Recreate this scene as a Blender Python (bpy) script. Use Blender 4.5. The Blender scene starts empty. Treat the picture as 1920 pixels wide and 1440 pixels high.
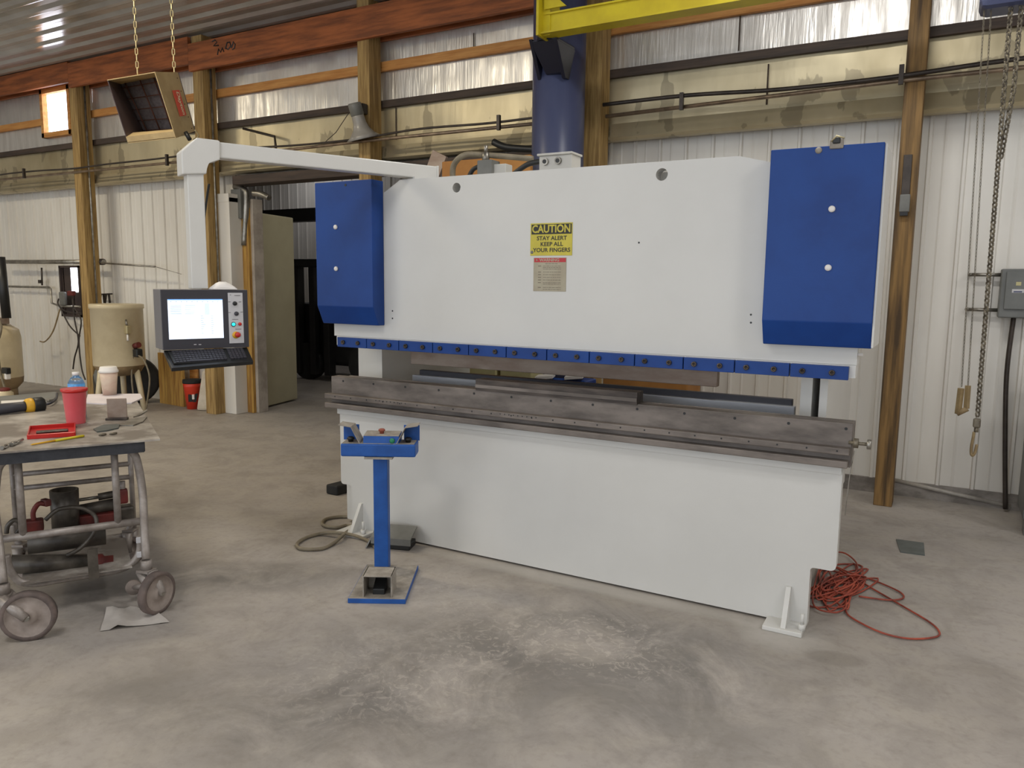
import bpy, bmesh, math, random
from mathutils import Vector as V, Matrix
random.seed(7)
S=bpy.context.scene; COL=S.collection
# ------------------------------------------------------------------ camera
F_,YAW,PIT,ROL,H=1437.64,0.515222859,0.130463584,-0.0114851703,1.60
def cam_basis():
    cy,sy=math.cos(YAW),math.sin(YAW); cp,sp=math.cos(PIT),math.sin(PIT)
    f=V((-sy*cp,cy*cp,-sp)); r=V((cy,sy,0)); d=f.cross(r)
    c,s=math.cos(ROL),math.sin(ROL)
    return c*r+s*d, -s*r+c*d, f
CR,CD,CF=cam_basis(); O=V((0,0,H))
def ray(u,v): return CR*((u-960)/F_)+CD*((v-720)/F_)+CF
def FZ(u,v,z=0.0): r=ray(u,v); return O+r*((z-H)/r.z)
def FY(u,v,y): r=ray(u,v); return O+r*(y/r.y)
def FV(u,v,p,n):
    r=ray(u,v); n=V((n[0],n[1],0)); return O+r*(n.dot(V((p[0],p[1],0)))/n.dot(r))
def FD(u,v,d): return O+ray(u,v)*d
def depth(p): return CF.dot(V(p)-O)
cd=bpy.data.cameras.new('camera'); cam=bpy.data.objects.new('camera',cd); COL.objects.link(cam)
cd.sensor_width=36; cd.lens=F_/1920*36; cd.clip_start=.05; cd.clip_end=200
cam.matrix_world=Matrix(((CR.x,-CD.x,-CF.x,O.x),(CR.y,-CD.y,-CF.y,O.y),(CR.z,-CD.z,-CF.z,O.z),(0,0,0,1)))
S.camera=cam
# ------------------------------------------------------------------ materials
def lin(c):
    return tuple(((x/255)/12.92 if x/255<=.04045 else ((x/255+.055)/1.055)**2.4) for x in c)+(1,)
def mat(name,col,rough=.5,metal=0,col2=None,scale=6,stretch=(1,1,1),ramp=(.38,.62),bump=0,bscale=60,bstretch=None,coat=0,emit=None,estr=0,alpha=1,trans=0,rough2=None,spec=.5,detail=5):
    m=bpy.data.materials.new(name); m.use_nodes=True; nt=m.node_tree; N=nt.nodes; L=nt.links
    p=N['Principled BSDF']; p.inputs['Base Color'].default_value=lin(col); p.inputs['Roughness'].default_value=rough
    p.inputs['Metallic'].default_value=metal; p.inputs['Coat Weight'].default_value=coat; p.inputs['Specular IOR Level'].default_value=spec
    p.inputs['Coat Roughness'].default_value=.12
    if trans: p.inputs['Transmission Weight'].default_value=trans
    if alpha<1: p.inputs['Alpha'].default_value=alpha
    if emit: p.inputs['Emission Color'].default_value=lin(emit); p.inputs['Emission Strength'].default_value=estr
    tc=N.new('ShaderNodeTexCoord')
    if col2 is not None:
        mp=N.new('ShaderNodeMapping'); mp.inputs['Scale'].default_value=stretch; L.new(tc.outputs['Object'],mp.inputs[0])
        nz=N.new('ShaderNodeTexNoise'); nz.inputs['Scale'].default_value=scale; nz.inputs['Detail'].default_value=detail; nz.inputs['Roughness'].default_value=.6
        L.new(mp.outputs[0],nz.inputs['Vector'])
        rp=N.new('ShaderNodeValToRGB'); e=rp.color_ramp.elements
        e[0].position=ramp[0]; e[0].color=lin(col); e[1].position=ramp[1]; e[1].color=lin(col2)
        L.new(nz.outputs['Fac'],rp.inputs[0]); L.new(rp.outputs[0],p.inputs['Base Color'])
        if rough2 is not None:
            mr=N.new('ShaderNodeMapRange'); mr.inputs[1].default_value=ramp[0]; mr.inputs[2].default_value=ramp[1]
            mr.inputs[3].default_value=rough; mr.inputs[4].default_value=rough2
            L.new(nz.outputs['Fac'],mr.inputs[0]); L.new(mr.outputs[0],p.inputs['Roughness'])
    if bump:
        mp=N.new('ShaderNodeMapping'); mp.inputs['Scale'].default_value=bstretch or stretch; L.new(tc.outputs['Object'],mp.inputs[0])
        nz=N.new('ShaderNodeTexNoise'); nz.inputs['Scale'].default_value=bscale; nz.inputs['Detail'].default_value=3
        L.new(mp.outputs[0],nz.inputs['Vector'])
        b=N.new('ShaderNodeBump'); b.inputs['Strength'].default_value=bump; b.inputs['Distance'].default_value=.01
        L.new(nz.outputs['Fac'],b.inputs['Height']); L.new(b.outputs[0],p.inputs['Normal'])
    return m
M={}
M['liner']=mat('liner_steel',(228,225,218),.42,0,(216,211,202),1.2,(1,1,.3),coat=.1)
M['ceil']=mat('ceiling_steel',(186,184,180),.15,.25,(172,170,166),2)
M['foil']=mat('foil_silver',(236,233,228),.28,.7,(214,210,204),3,(4,4,.5),bump=.35,bscale=14,bstretch=(3,3,.25),rough2=.46)
M['foil_old']=mat('foil_aged',(214,202,170),.38,.6,(158,144,112),.9,(1,1,.5),ramp=(.3,.75),bump=.22,bscale=8,bstretch=(1.5,1,.4),rough2=.5)
def add_stain(m):
    nt=m.node_tree; N=nt.nodes; L=nt.links; p=N['Principled BSDF']; src=p.inputs['Base Color'].links[0].from_socket
    tc=N.new('ShaderNodeTexCoord'); mp=N.new('ShaderNodeMapping'); mp.inputs['Scale'].default_value=(1.6,1,.8); L.new(tc.outputs['Object'],mp.inputs[0])
    nz=N.new('ShaderNodeTexNoise'); nz.inputs['Scale'].default_value=2.6; nz.inputs['Detail'].default_value=4; L.new(mp.outputs[0],nz.inputs['Vector'])
    mr=N.new('ShaderNodeMapRange'); mr.inputs[1].default_value=.585; mr.inputs[2].default_value=.60; mr.inputs[4].default_value=.55; L.new(nz.outputs['Fac'],mr.inputs[0])
    mx=N.new('ShaderNodeMix'); mx.data_type='RGBA'; L.new(mr.outputs[0],mx.inputs[0]); L.new(src,mx.inputs[6]); mx.inputs[7].default_value=lin((128,118,98)); L.new(mx.outputs[2],p.inputs['Base Color'])
add_stain(M['foil_old'])
M['post']=mat('treated_wood',(176,146,92),.75,0,(132,104,60),7,(5,5,.35),bump=.15,bscale=30,bstretch=(5,5,.3))
M['post_dark']=mat('treated_wood_dark',(142,110,64),.7,0,(74,56,34),4,(5,5,.3),bump=.15,bscale=30,bstretch=(5,5,.3))
M['fir']=mat('fir_wood',(206,150,84),.65,0,(182,122,60),6,(.4,5,5),bump=.1,bscale=30,bstretch=(.3,5,5))
M['beam']=mat('header_wood',(172,98,52),.65,0,(124,70,38),5,(.4,4,4),bump=.1,bscale=30,bstretch=(.3,5,5))
M['girt_dark']=mat('dark_girt_wood',(78,64,54),.7,0,(58,48,42),6,(.4,5,5))
M['mwhite']=mat('machine_white',(212,211,207),.4,0,(208,207,203),2,coat=.15,bump=.02,bscale=120)
M['mblue']=mat('machine_blue',(24,66,138),.38,0,(20,58,126),3,coat=0,spec=.28,bump=.03,bscale=140)
M['sblue']=mat('stand_blue',(38,88,164),.45,0,(32,76,144),8,spec=.3)
M['rail']=mat('rail_steel',(128,119,112),.42,.25,(94,87,82),5,(.6,2,2),rough2=.55)
M['rust']=mat('rust_steel',(164,148,134),.55,.15,(142,122,108),6,(.6,2,2))
M['die']=mat('die_steel',(86,77,70),.4,.35,(54,47,43),8,(.5,3,3))
M['grey']=mat('grey_paint',(120,120,116),.45,0,(104,104,100),5)
M['alu']=mat('aluminium',(190,192,196),.38,.6,(170,172,178),4,(.4,2,4))
M['galv']=mat('galvanised',(170,166,158),.38,.8,(130,126,118),10)
M['pipe']=mat('dark_conduit',(74,66,60),.45,.4,(56,50,46),8)
M['pipel']=mat('light_conduit',(150,130,108),.4,.5,(112,96,80),8)
M['black']=mat('black_plastic',(28,29,30),.45)
M['rubber']=mat('black_rubber',(36,35,34),.8,0,(26,26,26),12)
M['dgrey']=mat('console_grey',(54,53,60),.5)
M['lgrey']=mat('console_side',(112,110,112),.5)
M['panel']=mat('panel_silver',(196,195,198),.4)
M['screen']=mat('screen',(220,235,255),.3,emit=(226,236,252),estr=.93)
M['uiline']=mat('ui_line',(150,170,215),.3,emit=(150,172,225),estr=.7)
M['uibar']=mat('ui_bar',(90,150,230),.3,emit=(100,160,245),estr=.9)
M['uipale']=mat('ui_pale',(190,200,240),.3,emit=(200,214,250),estr=.9)
M['cyan']=mat('cyan_lamp',(40,220,220),.3,emit=(50,225,225),estr=1)
M['red']=mat('red_plastic',(190,34,30),.35,coat=.2)
M['yellow']=mat('yellow_paint',(206,188,32),.42,0,(186,166,26),3,coat=.1)
M['ygold']=mat('yellow_plastic',(216,164,38),.45)
M['colblue']=mat('column_blue',(78,84,112),.34,0,(66,72,104),2,(1,1,.3),spec=.4)
M['braket']=mat('bracket_black',(24,27,44),.4)
M['cardb']=mat('cardboard',(178,126,66),.8,0,(160,110,56),3)
M['cream']=mat('cream_paint',(196,188,140),.5,0,(184,176,130),4)
M['doortan']=mat('door_tan',(190,183,152),.55,0,(180,172,142),2)
M['doorgold']=mat('door_edge',(196,180,112),.5)
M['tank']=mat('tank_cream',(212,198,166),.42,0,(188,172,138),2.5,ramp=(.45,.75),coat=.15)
M['tankbr']=mat('tank_brown',(150,128,96),.6,0,(110,92,66),5)  # browner tone for the tank undersides and the compressor skirt
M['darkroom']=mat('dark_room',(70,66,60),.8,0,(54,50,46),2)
M['heater']=mat('heater_tan',(186,164,122),.5,0,(170,148,108),6)
M['heaterin']=mat('heater_inner',(84,72,74),.45,.3)
M['burner']=mat('burner_tile',(112,104,104),.8,0,(94,86,88),40)
M['rustwire']=mat('rust_wire',(96,58,44),.6,.3)
M['dlabel']=mat('red_label',(214,86,66),.5)
M['dtext']=mat('label_text',(238,222,190),.5)
M['chainl']=mat('chain_pale',(190,178,140),.4,.5)
M['chaind']=mat('chain_dark',(128,120,104),.45,.4,(90,83,72),20)
M['horn']=mat('horn_grey',(160,156,150),.35,0,(148,144,138),5,coat=.2)
M['signy']=mat('sign_yellow',(204,190,66),.5,0,(192,178,60),8)
M['signk']=mat('sign_black',(34,32,20),.5)
M['signr']=mat('sign_red',(188,48,56),.5)
M['signg']=mat('sign_plate',(160,150,128),.45,.2,(172,164,142),8)
M['signt']=mat('sign_text',(112,104,88),.5)
M['white']=mat('white_plastic',(232,228,224),.45)
M['paper']=mat('paper',(226,218,222),.75,0,(214,206,210),6)
M['cupred']=mat('cup_red',(236,108,116),.35,0,(230,98,106),5,spec=.5)
M['cupcof']=mat('coffee_cup',(214,196,176),.6,0,(204,174,158),14)
M['plastic']=mat('bottle_plastic',(235,240,245),.06,trans=.95,spec=.5)
M['blabel']=mat('bottle_label',(60,140,214),.4,0,(110,175,230),30,(1,1,2))
M['tabletop']=mat('table_steel',(196,190,182),.4,.15,(124,116,108),3.6,(1,1,1),ramp=(.32,.56),rough2=.55)
M['cart']=mat('cart_tube',(156,148,142),.4,.2,(128,119,112),14)
M['cartdk']=mat('cart_apron',(70,72,78),.5,.4,(56,58,64),10)
M['wheel']=mat('wheel_dusty',(156,144,136),.75,0,(128,116,108),9)
M['junk']=mat('oily_steel',(92,86,78),.4,.3,(58,53,48),9)
M['redold']=mat('old_red',(112,38,32),.6,0,(80,32,28),12)
M['film']=mat('plastic_film',(196,190,184),.4,0,(178,172,166),6)
M['cord']=mat('orange_cord',(176,80,58),.55,0,(120,52,42),9)
M['cable']=mat('grey_cable',(134,124,104),.55,0,(114,104,86),12)
M['pallet']=mat('plank_wood',(190,150,74),.75,0,(146,104,50),6,(6,6,.4))
M['bucket']=mat('bucket_red',(212,62,40),.4)
M['bag']=mat('bag_paper',(206,196,180),.75,0,(190,178,158),8,bump=.3,bscale=14)
M['tyre']=mat('dusty_tyre',(112,98,92),.8,0,(86,76,72),12)
M['palepipe']=mat('pale_pipe',(176,170,162),.45,.1,(150,144,136),8)
M['greytrim']=mat('grey_trim',(176,166,154),.6,0,(150,140,128),6)
M['conc']=None
M['fplate']=mat('floor_plate',(104,110,108),.45,.4,(92,98,96),10)
M['dust']=mat('dusty_metal',(160,153,143),.7,.1,(134,127,118),18)
M['green']=mat('green_button',(24,120,84),.4)
M['brownred']=mat('worn_red',(140,74,56),.6)
M['sky']=mat('bright_pane',(235,240,255),.4,emit=(236,240,255),estr=5)
M['woodh']=mat('handle_wood',(158,138,100),.6,0,(130,110,78),10)
M['ebox']=mat('panel_grey',(112,114,112),.45,0,(102,104,102),6)
M['beige_in']=mat('frame_dark',(64,52,48),.6)
M['lift']=mat('lift_dark',(30,28,28),.5,0,(20,20,20),6)
M['stain']=mat('spray_white',(186,182,174),.7)
# concrete -----------------------------------------------------------------
def concrete():
    m=bpy.data.materials.new('concrete_floor'); m.use_nodes=True; nt=m.node_tree; N=nt.nodes; L=nt.links; p=N['Principled BSDF']
    tc=N.new('ShaderNodeTexCoord')
    def noise(s,d=6,st=(1,1,1),dist=0,r=.6):
        mp=N.new('ShaderNodeMapping'); mp.inputs['Scale'].default_value=st; L.new(tc.outputs['Object'],mp.inputs[0])
        n=N.new('ShaderNodeTexNoise'); n.inputs['Scale'].default_value=s; n.inputs['Detail'].default_value=d; n.inputs['Distortion'].default_value=dist; n.inputs['Roughness'].default_value=r
        L.new(mp.outputs[0],n.inputs['Vector']); return n.outputs['Fac']
    def ramp(x,a,b,c0=(0,0,0,1),c1=(1,1,1,1)):
        r=N.new('ShaderNodeValToRGB'); e=r.color_ramp.elements; e[0].position=a; e[1].position=b; e[0].color=c0; e[1].color=c1; L.new(x,r.inputs[0]); return r.outputs[0]
    def mix(f,a,b,mode='MIX'):
        x=N.new('ShaderNodeMix'); x.data_type='RGBA'; x.blend_type=mode
        for s,i in((f,0),(a,6),(b,7)):
            if hasattr(s,'links'): L.new(s,x.inputs[i])
            else: x.inputs[i].default_value=s
        return x.outputs[2]
    def math_(op,a,b=0):
        x=N.new('ShaderNodeMath'); x.operation=op; x.use_clamp=True
        for s,i in((a,0),(b,1)):
            if hasattr(s,'links'): L.new(s,x.inputs[i])
            else: x.inputs[i].default_value=s
        return x.outputs[0]
    def blob(c,sx,sy,rot,lo=.15,hi=1.0):
        mp=N.new('ShaderNodeMapping'); mp.vector_type='TEXTURE'; mp.inputs['Location'].default_value=(c[0],c[1],0); mp.inputs['Rotation'].default_value=(0,0,rot); mp.inputs['Scale'].default_value=(sx,sy,1)
        L.new(tc.outputs['Object'],mp.inputs[0])
        ln=N.new('ShaderNodeVectorMath'); ln.operation='LENGTH'; L.new(mp.outputs[0],ln.inputs[0])
        mr=N.new('ShaderNodeMapRange'); mr.inputs[1].default_value=hi; mr.inputs[2].default_value=lo; L.new(ln.outputs['Value'],mr.inputs[0]); return mr.outputs[0]
    base=mix(ramp(noise(.9,7),.35,.68),lin((170,163,156)),lin((152,145,139)))
    base=mix(math_('MULTIPLY',ramp(noise(5,7,(1,1,1),.5),.45,.72),.55),base,lin((170,162,150)))
    base=mix(math_('MULTIPLY',ramp(noise(26,4),.5,.75),.35),base,lin((124,116,107)))
    # work stains by the machine; cart-side blobs also paint in the cart's shadow
    n1=ramp(noise(2.3,10,(1,1,1),.7,.68),.36,.56)
    for c,sx,sy,r,st in (((-1.5,2.75),.75,.6,.2,1),((-.8,3.05),.55,.42,.2,1),((-1.3,3.3),.6,.28,.1,.9),((-1.8,2.15),.7,.5,.3,.9),((-2.1,1.78),.65,.4,.3,.7),((-.75,2.6),.6,.4,0,.7),((-2.0,2.7),.6,.4,.3,.5),((-3.35,2.66),.65,.28,.65,1),((-3.0,2.9),.4,.22,.5,.8),((-2.69,1.75),.45,.3,.4,.6),((-3.6,2.3),.5,.5,0,.8)):
        base=mix(math_('MULTIPLY',math_('MULTIPLY',blob(c,sx,sy,r,.1,1.1),n1),st*.75),base,lin((94,91,88)))
    n2=ramp(noise(14,9,(1,1,1),2.2,.72),.53,.58)
    for c,sx,sy,r in (((-1.6,2.9),.55,.45,.2),((-2.2,3.15),.45,.3,.3),((-1.1,2.95),.4,.25,0),((-1.9,2.3),.7,.5,.2),((-1.25,3.2),.4,.2,0)):
        base=mix(math_('MULTIPLY',math_('MULTIPLY',blob(c,sx,sy,r,.2,1),n2),.45),base,lin((186,177,167)))
    n3=ramp(noise(3.2,9,(1,1,1),.6,.7),.46,.62)
    base=mix(math_('MULTIPLY',n3,.32),base,lin((112,105,98)))
    # white overspray beside the machine feet and along the bed
    for c,sx,sy,r in (((-.56,3.56),.24,.2,0),((-1.6,3.63),1.2,.1,0)):
        base=mix(math_('MULTIPLY',blob(c,sx,sy,r,.4,1),.55),base,lin((192,188,182)))
    base=mix(math_('MULTIPLY',blob((-.32,3.44),.14,.08,.2,.7,1),.35),base,lin((112,106,98)))
    L.new(base,p.inputs['Base Color'])
    rr=N.new('ShaderNodeMapRange'); rr.inputs[3].default_value=.5; rr.inputs[4].default_value=.75; L.new(noise(2,5),rr.inputs[0]); L.new(rr.outputs[0],p.inputs['Roughness'])
    b=N.new('ShaderNodeBump'); b.inputs['Strength'].default_value=.12; b.inputs['Distance'].default_value=.01; L.new(noise(30,5),b.inputs['Height']); L.new(b.outputs[0],p.inputs['Normal'])
    return m
M['conc']=concrete()
# ------------------------------------------------------------------ mesh helpers
Z3=V((0,0,1))
class MB:
    def __init__(s): s.bm=bmesh.new(); s.mats=[]
    def mi(s,m):
        if m not in s.mats: s.mats.append(m)
        return s.mats.index(m)
    def box(s,c,d,m,ax=None,b=0):
        c=V(c); ax=ax or (V((1,0,0)),V((0,1,0)),V((0,0,1)))
        vs=[s.bm.verts.new(c+ax[0]*(d[0]/2*i)+ax[1]*(d[1]/2*j)+ax[2]*(d[2]/2*k)) for i in(-1,1) for j in(-1,1) for k in(-1,1)]
        return s._hexa(vs,m,b)
    def mm(s,lo,hi,m,b=0):
        lo=V(lo);hi=V(hi); return s.box((lo+hi)/2,hi-lo,m,None,b)
    def _hexa(s,vs,m,b=0):
        mi=s.mi(m); fs=[]
        for q in ((0,1,3,2),(4,6,7,5),(0,4,5,1),(2,3,7,6),(0,2,6,4),(1,5,7,3)):
            f=s.bm.faces.new([vs[i] for i in q]); f.material_index=mi; fs.append(f)
        if b:
            es={e for f in fs for e in f.edges}
            r=bmesh.ops.bevel(s.bm,geom=list(es),offset=b,segments=2,affect='EDGES',profile=.5)
            for f in r['faces']: f.material_index=mi
        return s
    def hexa(s,bottom,top,m,b=0):
        # two quads of 4 points each
        B=[s.bm.verts.new(V(p)) for p in bottom]; T=[s.bm.verts.new(V(p)) for p in top]; mi=s.mi(m)
        fs=[s.bm.faces.new(B[::-1]),s.bm.faces.new(T)]
        for i in range(4): fs.append(s.bm.faces.new((B[i],B[(i+1)%4],T[(i+1)%4],T[i])))
        for f in fs: f.material_index=mi
        if b:
            es={e for f in fs for e in f.edges}
            r=bmesh.ops.bevel(s.bm,geom=list(es),offset=b,segments=2,affect='EDGES',profile=.5)
            for f in r['faces']: f.material_index=mi
        return s
    def prism(s,pts,ext,m,b=0):
        ext=V(ext); A=[s.bm.verts.new(V(p)) for p in pts]; B=[s.bm.verts.new(V(p)+ext) for p in pts]; n=len(pts); mi=s.mi(m)
        fs=[s.bm.faces.new(A[::-1]),s.bm.faces.new(B)]
        for i in range(n): fs.append(s.bm.faces.new((A[i],A[(i+1)%n],B[(i+1)%n],B[i])))
        for f in fs: f.material_index=mi
        if b:
            es={e for f in fs for e in f.edges}
            r=bmesh.ops.bevel(s.bm,geom=list(es),offset=b,segments=2,affect='EDGES',profile=.5)
            for f in r['faces']: f.material_index=mi
        return s
    def prism_holes(s,outer,holes,ext,m):
        ext=V(ext); mi=s.mi(m); loops=[]; es=[]
        for lp in [outer]+holes:
            vs=[s.bm.verts.new(V(p)) for p in lp]; loops.append(vs)
            for i in range(len(vs)): es.append(s.bm.edges.new((vs[i],vs[(i+1)%len(vs)])))
        g=bmesh.ops.triangle_fill(s.bm,edges=es,use_beauty=True,use_dissolve=False)
        fs=[f for f in g['geom'] if isinstance(f,bmesh.types.BMFace)]
        mp={}
        for lp in loops:
            for v in lp: mp[v]=s.bm.verts.new(v.co+ext)
        for f in fs:
            f.material_index=mi; nf=s.bm.faces.new([mp[v] for v in f.verts][::-1]); nf.material_index=mi
        for lp in loops:
            n=len(lp)
            for i in range(n):
                f=s.bm.faces.new((lp[i],lp[(i+1)%n],mp[lp[(i+1)%n]],mp[lp[i]])); f.material_index=mi
        return s
    def tube(s,pts,r,m,seg=8,closed=False,cap=True):
        pts=[V(p) for p in pts]; n=len(pts); mi=s.mi(m); rs=r if isinstance(r,(list,tuple)) else [r]*n
        rings=[]; up=None
        for i in range(n):
            if closed: t=(pts[(i+1)%n]-pts[i-1]).normalized()
            else: t=(pts[min(i+1,n-1)]-pts[max(i-1,0)]).normalized()
            if up is None:
                up=Z3 if abs(t.z)<.9 else V((1,0,0))
            x=(up-t*up.dot(t)); 
            if x.length<1e-6: x=t.orthogonal()
            x.normalize(); up=x; y=t.cross(x)
            rings.append([s.bm.verts.new(pts[i]+(x*math.cos(a)+y*math.sin(a))*rs[i]) for a in [2*math.pi*k/seg for k in range(seg)]])
        rng=range(n) if closed else range(n-1)
        for i in rng:
            A=rings[i];B=rings[(i+1)%n]
            for k in range(seg):
                f=s.bm.faces.new((A[k],A[(k+1)%seg],B[(k+1)%seg],B[k])); f.material_index=mi; f.smooth=seg>5
        if cap and not closed:
            for R in (rings[0][::-1],rings[-1]):
                f=s.bm.faces.new(R); f.material_index=mi
        return s
    def cyl(s,a,b,r,m,seg=16,r2=None): return s.tube([a,b],[r,r if r2 is None else r2],m,seg)
    def lathe(s,prof,c,m,seg=24,axis=(0,0,1)):
        c=V(c); t=V(axis).normalized(); x=t.orthogonal().normalized(); y=t.cross(x)
        ms=m if isinstance(m,list) else [m]*(len(prof)-1)
        rings=[]
        for r,h in prof:
            if r<1e-5: rings.append([s.bm.verts.new(c+t*h)])
            else: rings.append([s.bm.verts.new(c+t*h+(x*math.cos(2*math.pi*k/seg)+y*math.sin(2*math.pi*k/seg))*r) for k in range(seg)])
        for i in range(len(prof)-1):
            A,B=rings[i],rings[i+1]; mi=s.mi(ms[i])
            for k in range(seg):
                q=(k+1)%seg
                if len(A)==1 and len(B)==1: continue
                if len(A)==1: f=s.bm.faces.new((A[0],B[q],B[k]))
                elif len(B)==1: f=s.bm.faces.new((A[k],A[q],B[0]))
                else: f=s.bm.faces.new((A[k],A[q],B[q],B[k]))
                f.material_index=mi; f.smooth=True
        for R,o in ((rings[0],-1),(rings[-1],1)):
            if len(R)>1:
                f=s.bm.faces.new(R if o>0 else R[::-1]); f.material_index=s.mi(ms[0 if o<0 else -1])
        return s
    def quad(s,pts,m):
        f=s.bm.faces.new([s.bm.verts.new(V(p)) for p in pts]); f.material_index=s.mi(m); return s
    def merge_mesh(s,me,mtx,m):
        mi=s.mi(m); n0=len(s.bm.faces); t=bmesh.new(); t.from_mesh(me); t.transform(mtx)
        mp={v:s.bm.verts.new(v.co) for v in t.verts}
        for f in t.faces:
            try: nf=s.bm.faces.new([mp[v] for v in f.verts]); nf.material_index=mi
            except ValueError: pass
        t.free(); return s
def new_obj(name,mb,origin,parent=None):
    origin=V(origin); bmesh.ops.recalc_face_normals(mb.bm,faces=list(mb.bm.faces))
    bmesh.ops.translate(mb.bm,vec=-origin,verts=list(mb.bm.verts))
    me=bpy.data.meshes.new(name); mb.bm.to_mesh(me); mb.bm.free()
    for m in mb.mats: me.materials.append(M[m] if isinstance(m,str) else m)
    o=bpy.data.objects.new(name,me); COL.objects.link(o)
    if parent: o.parent=parent
    return o
ORG={}
def tag(o,label,cat,group=None):
    o['label']=label; o['category']=cat
    if group: o['group']=group
def thing(name,label,cat,loc,group=None):
    o=bpy.data.objects.new(name,None); COL.objects.link(o); o.location=V(loc); o.empty_display_size=.1; tag(o,label,cat,group); ORG[o]=V(loc); return o
def part(name,mb,parent,label=None):
    o=new_obj(name,mb,ORG[parent],parent); ORG[o]=ORG[parent]
    if label: o['label']=label
    return o
def single(name,mb,label,cat,group=None,kind=None,origin=None):
    if origin is None:
        xs=[v.co for v in mb.bm.verts]; lo=V((min(p.x for p in xs),min(p.y for p in xs),min(p.z for p in xs))); hi=V((max(p.x for p in xs),max(p.y for p in xs),0)); origin=V(((lo.x+hi.x)/2,(lo.y+hi.y)/2,lo.z))
    o=new_obj(name,mb,origin); o.location=V(origin); ORG[o]=V(origin)
    if label: tag(o,label,cat,group)
    if kind: o['kind']=kind
    return o
def struct(name,mb): return single(name,mb,None,None,kind='structure',origin=(0,0,0))
def text_mesh(txt,size,bold=0,shear=0):
    cu=bpy.data.curves.new('t','FONT'); cu.body=txt; cu.size=size; cu.align_x='CENTER'; cu.align_y='CENTER'; cu.offset=bold; cu.shear=shear; cu.fill_mode='FRONT'; cu.resolution_u=3
    o=bpy.data.objects.new('t',cu); COL.objects.link(o); dg=bpy.context.evaluated_depsgraph_get(); me=bpy.data.meshes.new_from_object(o.evaluated_get(dg)); bpy.data.objects.remove(o); return me
def frame(o,x,y,z): return Matrix(((x.x,y.x,z.x,o.x),(x.y,y.y,z.y,o.y),(x.z,y.z,z.z,o.z),(0,0,0,1)))
def spline(pts,n=6,closed=False):
    pts=[V(p) for p in pts]; N=len(pts); out=[]
    for i in range(N if closed else N-1):
        g=lambda k: pts[k%N] if closed else pts[max(0,min(N-1,k))]
        a,b,c,d=g(i-1),g(i),g(i+1),g(i+2)
        for k in range(n):
            t=k/n; out.append(.5*((2*b)+(c-a)*t+(2*a-5*b+4*c-d)*t*t+(3*b-a-3*c+d)*t**3))
    if not closed: out.append(pts[-1])
    return out
def chain(mb,a,b,pitch,w,r,m):
    a=V(a);b=V(b); L=(b-a).length; n=max(2,int(L/pitch)); t=(b-a).normalized(); x=t.orthogonal().normalized(); y=t.cross(x); p=L/n
    for i in range(n):
        c=a+t*(p*(i+.5)); s=x if i%2 else y; hl=(p+2*r)/2-w/2+r*.6; pts=[]
        for k in range(4): pts.append(c+t*hl+(s*math.cos(math.pi*k/3)+t*math.sin(math.pi*k/3))*(w/2-r))
        for k in range(4): pts.append(c-t*hl+(s*math.cos(math.pi+math.pi*k/3)+t*math.sin(math.pi+math.pi*k/3))*(w/2-r))
        mb.tube(pts,r,m,5,closed=True)
X1=V((1,0,0));Y1=V((0,1,0))
# ------------------------------------------------------------------ room shell
YP=6.14; YW=6.56; YF=6.40
XL,XR,YB,YT=-15.5,5.0,-8.0,6.56
mb=MB(); mb.mm((XL,YB,-.2),(XR,12.6,0),'conc'); struct('floor',mb)
def ribbed(mb,x0,x1,z0,z1,y,m,back=.03,pitch=.2286,d=.02,w=.026):
    pr=[]; k=math.floor(x0/pitch); x=k*pitch
    while x<x1+pitch:
        for dx,dd in ((0,0),(w*.35,-d),(w,-d),(w*1.35,0),(pitch*.5-.012,0),(pitch*.5,-.004),(pitch*.5+.012,0)):
            if x0<x+dx<x1: pr.append((x+dx,y+dd))
        x+=pitch
    pr=[(x0,y)]+pr+[(x1,y)]
    poly=[(p[0],p[1],z0) for p in pr]+[(x1,y+back,z0),(x0,y+back,z0)]
    mb.prism(poly,(0,0,z1-z0),m)
mb=MB(); ribbed(mb,-2.78,XR,0,2.9,YW,'liner'); struct('wall_right_back',mb)
M['curb']=mat('curb_concrete',(150,144,138),.8,0,(112,106,100),5,(1,1,2))
mb=MB(); mb.mm((-2.78,YW-.03,0),(XR,YW+.02,.115),'curb'); struct('baseboard_right',mb)
mb=MB(); ribbed(mb,XL,-7.56,0,2.9,YW,'liner'); struct('wall_left_back',mb)
mb=MB(); mb.mm((XL,YW+.03,2.72),(XR,YW+.09,4.5),'liner'); struct('wall_upper_back',mb)
mb=MB(); mb.mm((XL-.1,YB,0),(XL,12.6,4.5),'liner'); struct('wall_left',mb)
mb=MB(); mb.mm((XR,YB,0),(XR+.1,YW,4.5),'liner'); struct('wall_right',mb)
# ceiling: ribs run along the wall
mb=MB(); pr=[]; y=YB; pitch=.2286
while y<YW:
    for dy,dz in ((0,0),(.05,-.022),(.10,-.022),(.15,0)): pr.append((y+dy,4.36+dz))
    y+=pitch
poly=[(XL,a,b) for a,b in pr]+[(XL,pr[-1][0],4.42),(XL,YB,4.42)]
mb.prism(poly,(XR-XL,0,0),'ceil'); struct('ceiling',mb)
# dark room behind the opening
mb=MB(); ribbed(mb,-15.4,-2.0,0,4.3,11.2,'liner'); struct('wall_far',mb)
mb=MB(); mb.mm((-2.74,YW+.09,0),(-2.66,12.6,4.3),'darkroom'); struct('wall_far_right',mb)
mb=MB(); mb.mm((XL,YW+.09,4.2),(-2.0,12.6,4.3),'darkroom'); struct('ceiling_far',mb)
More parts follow.
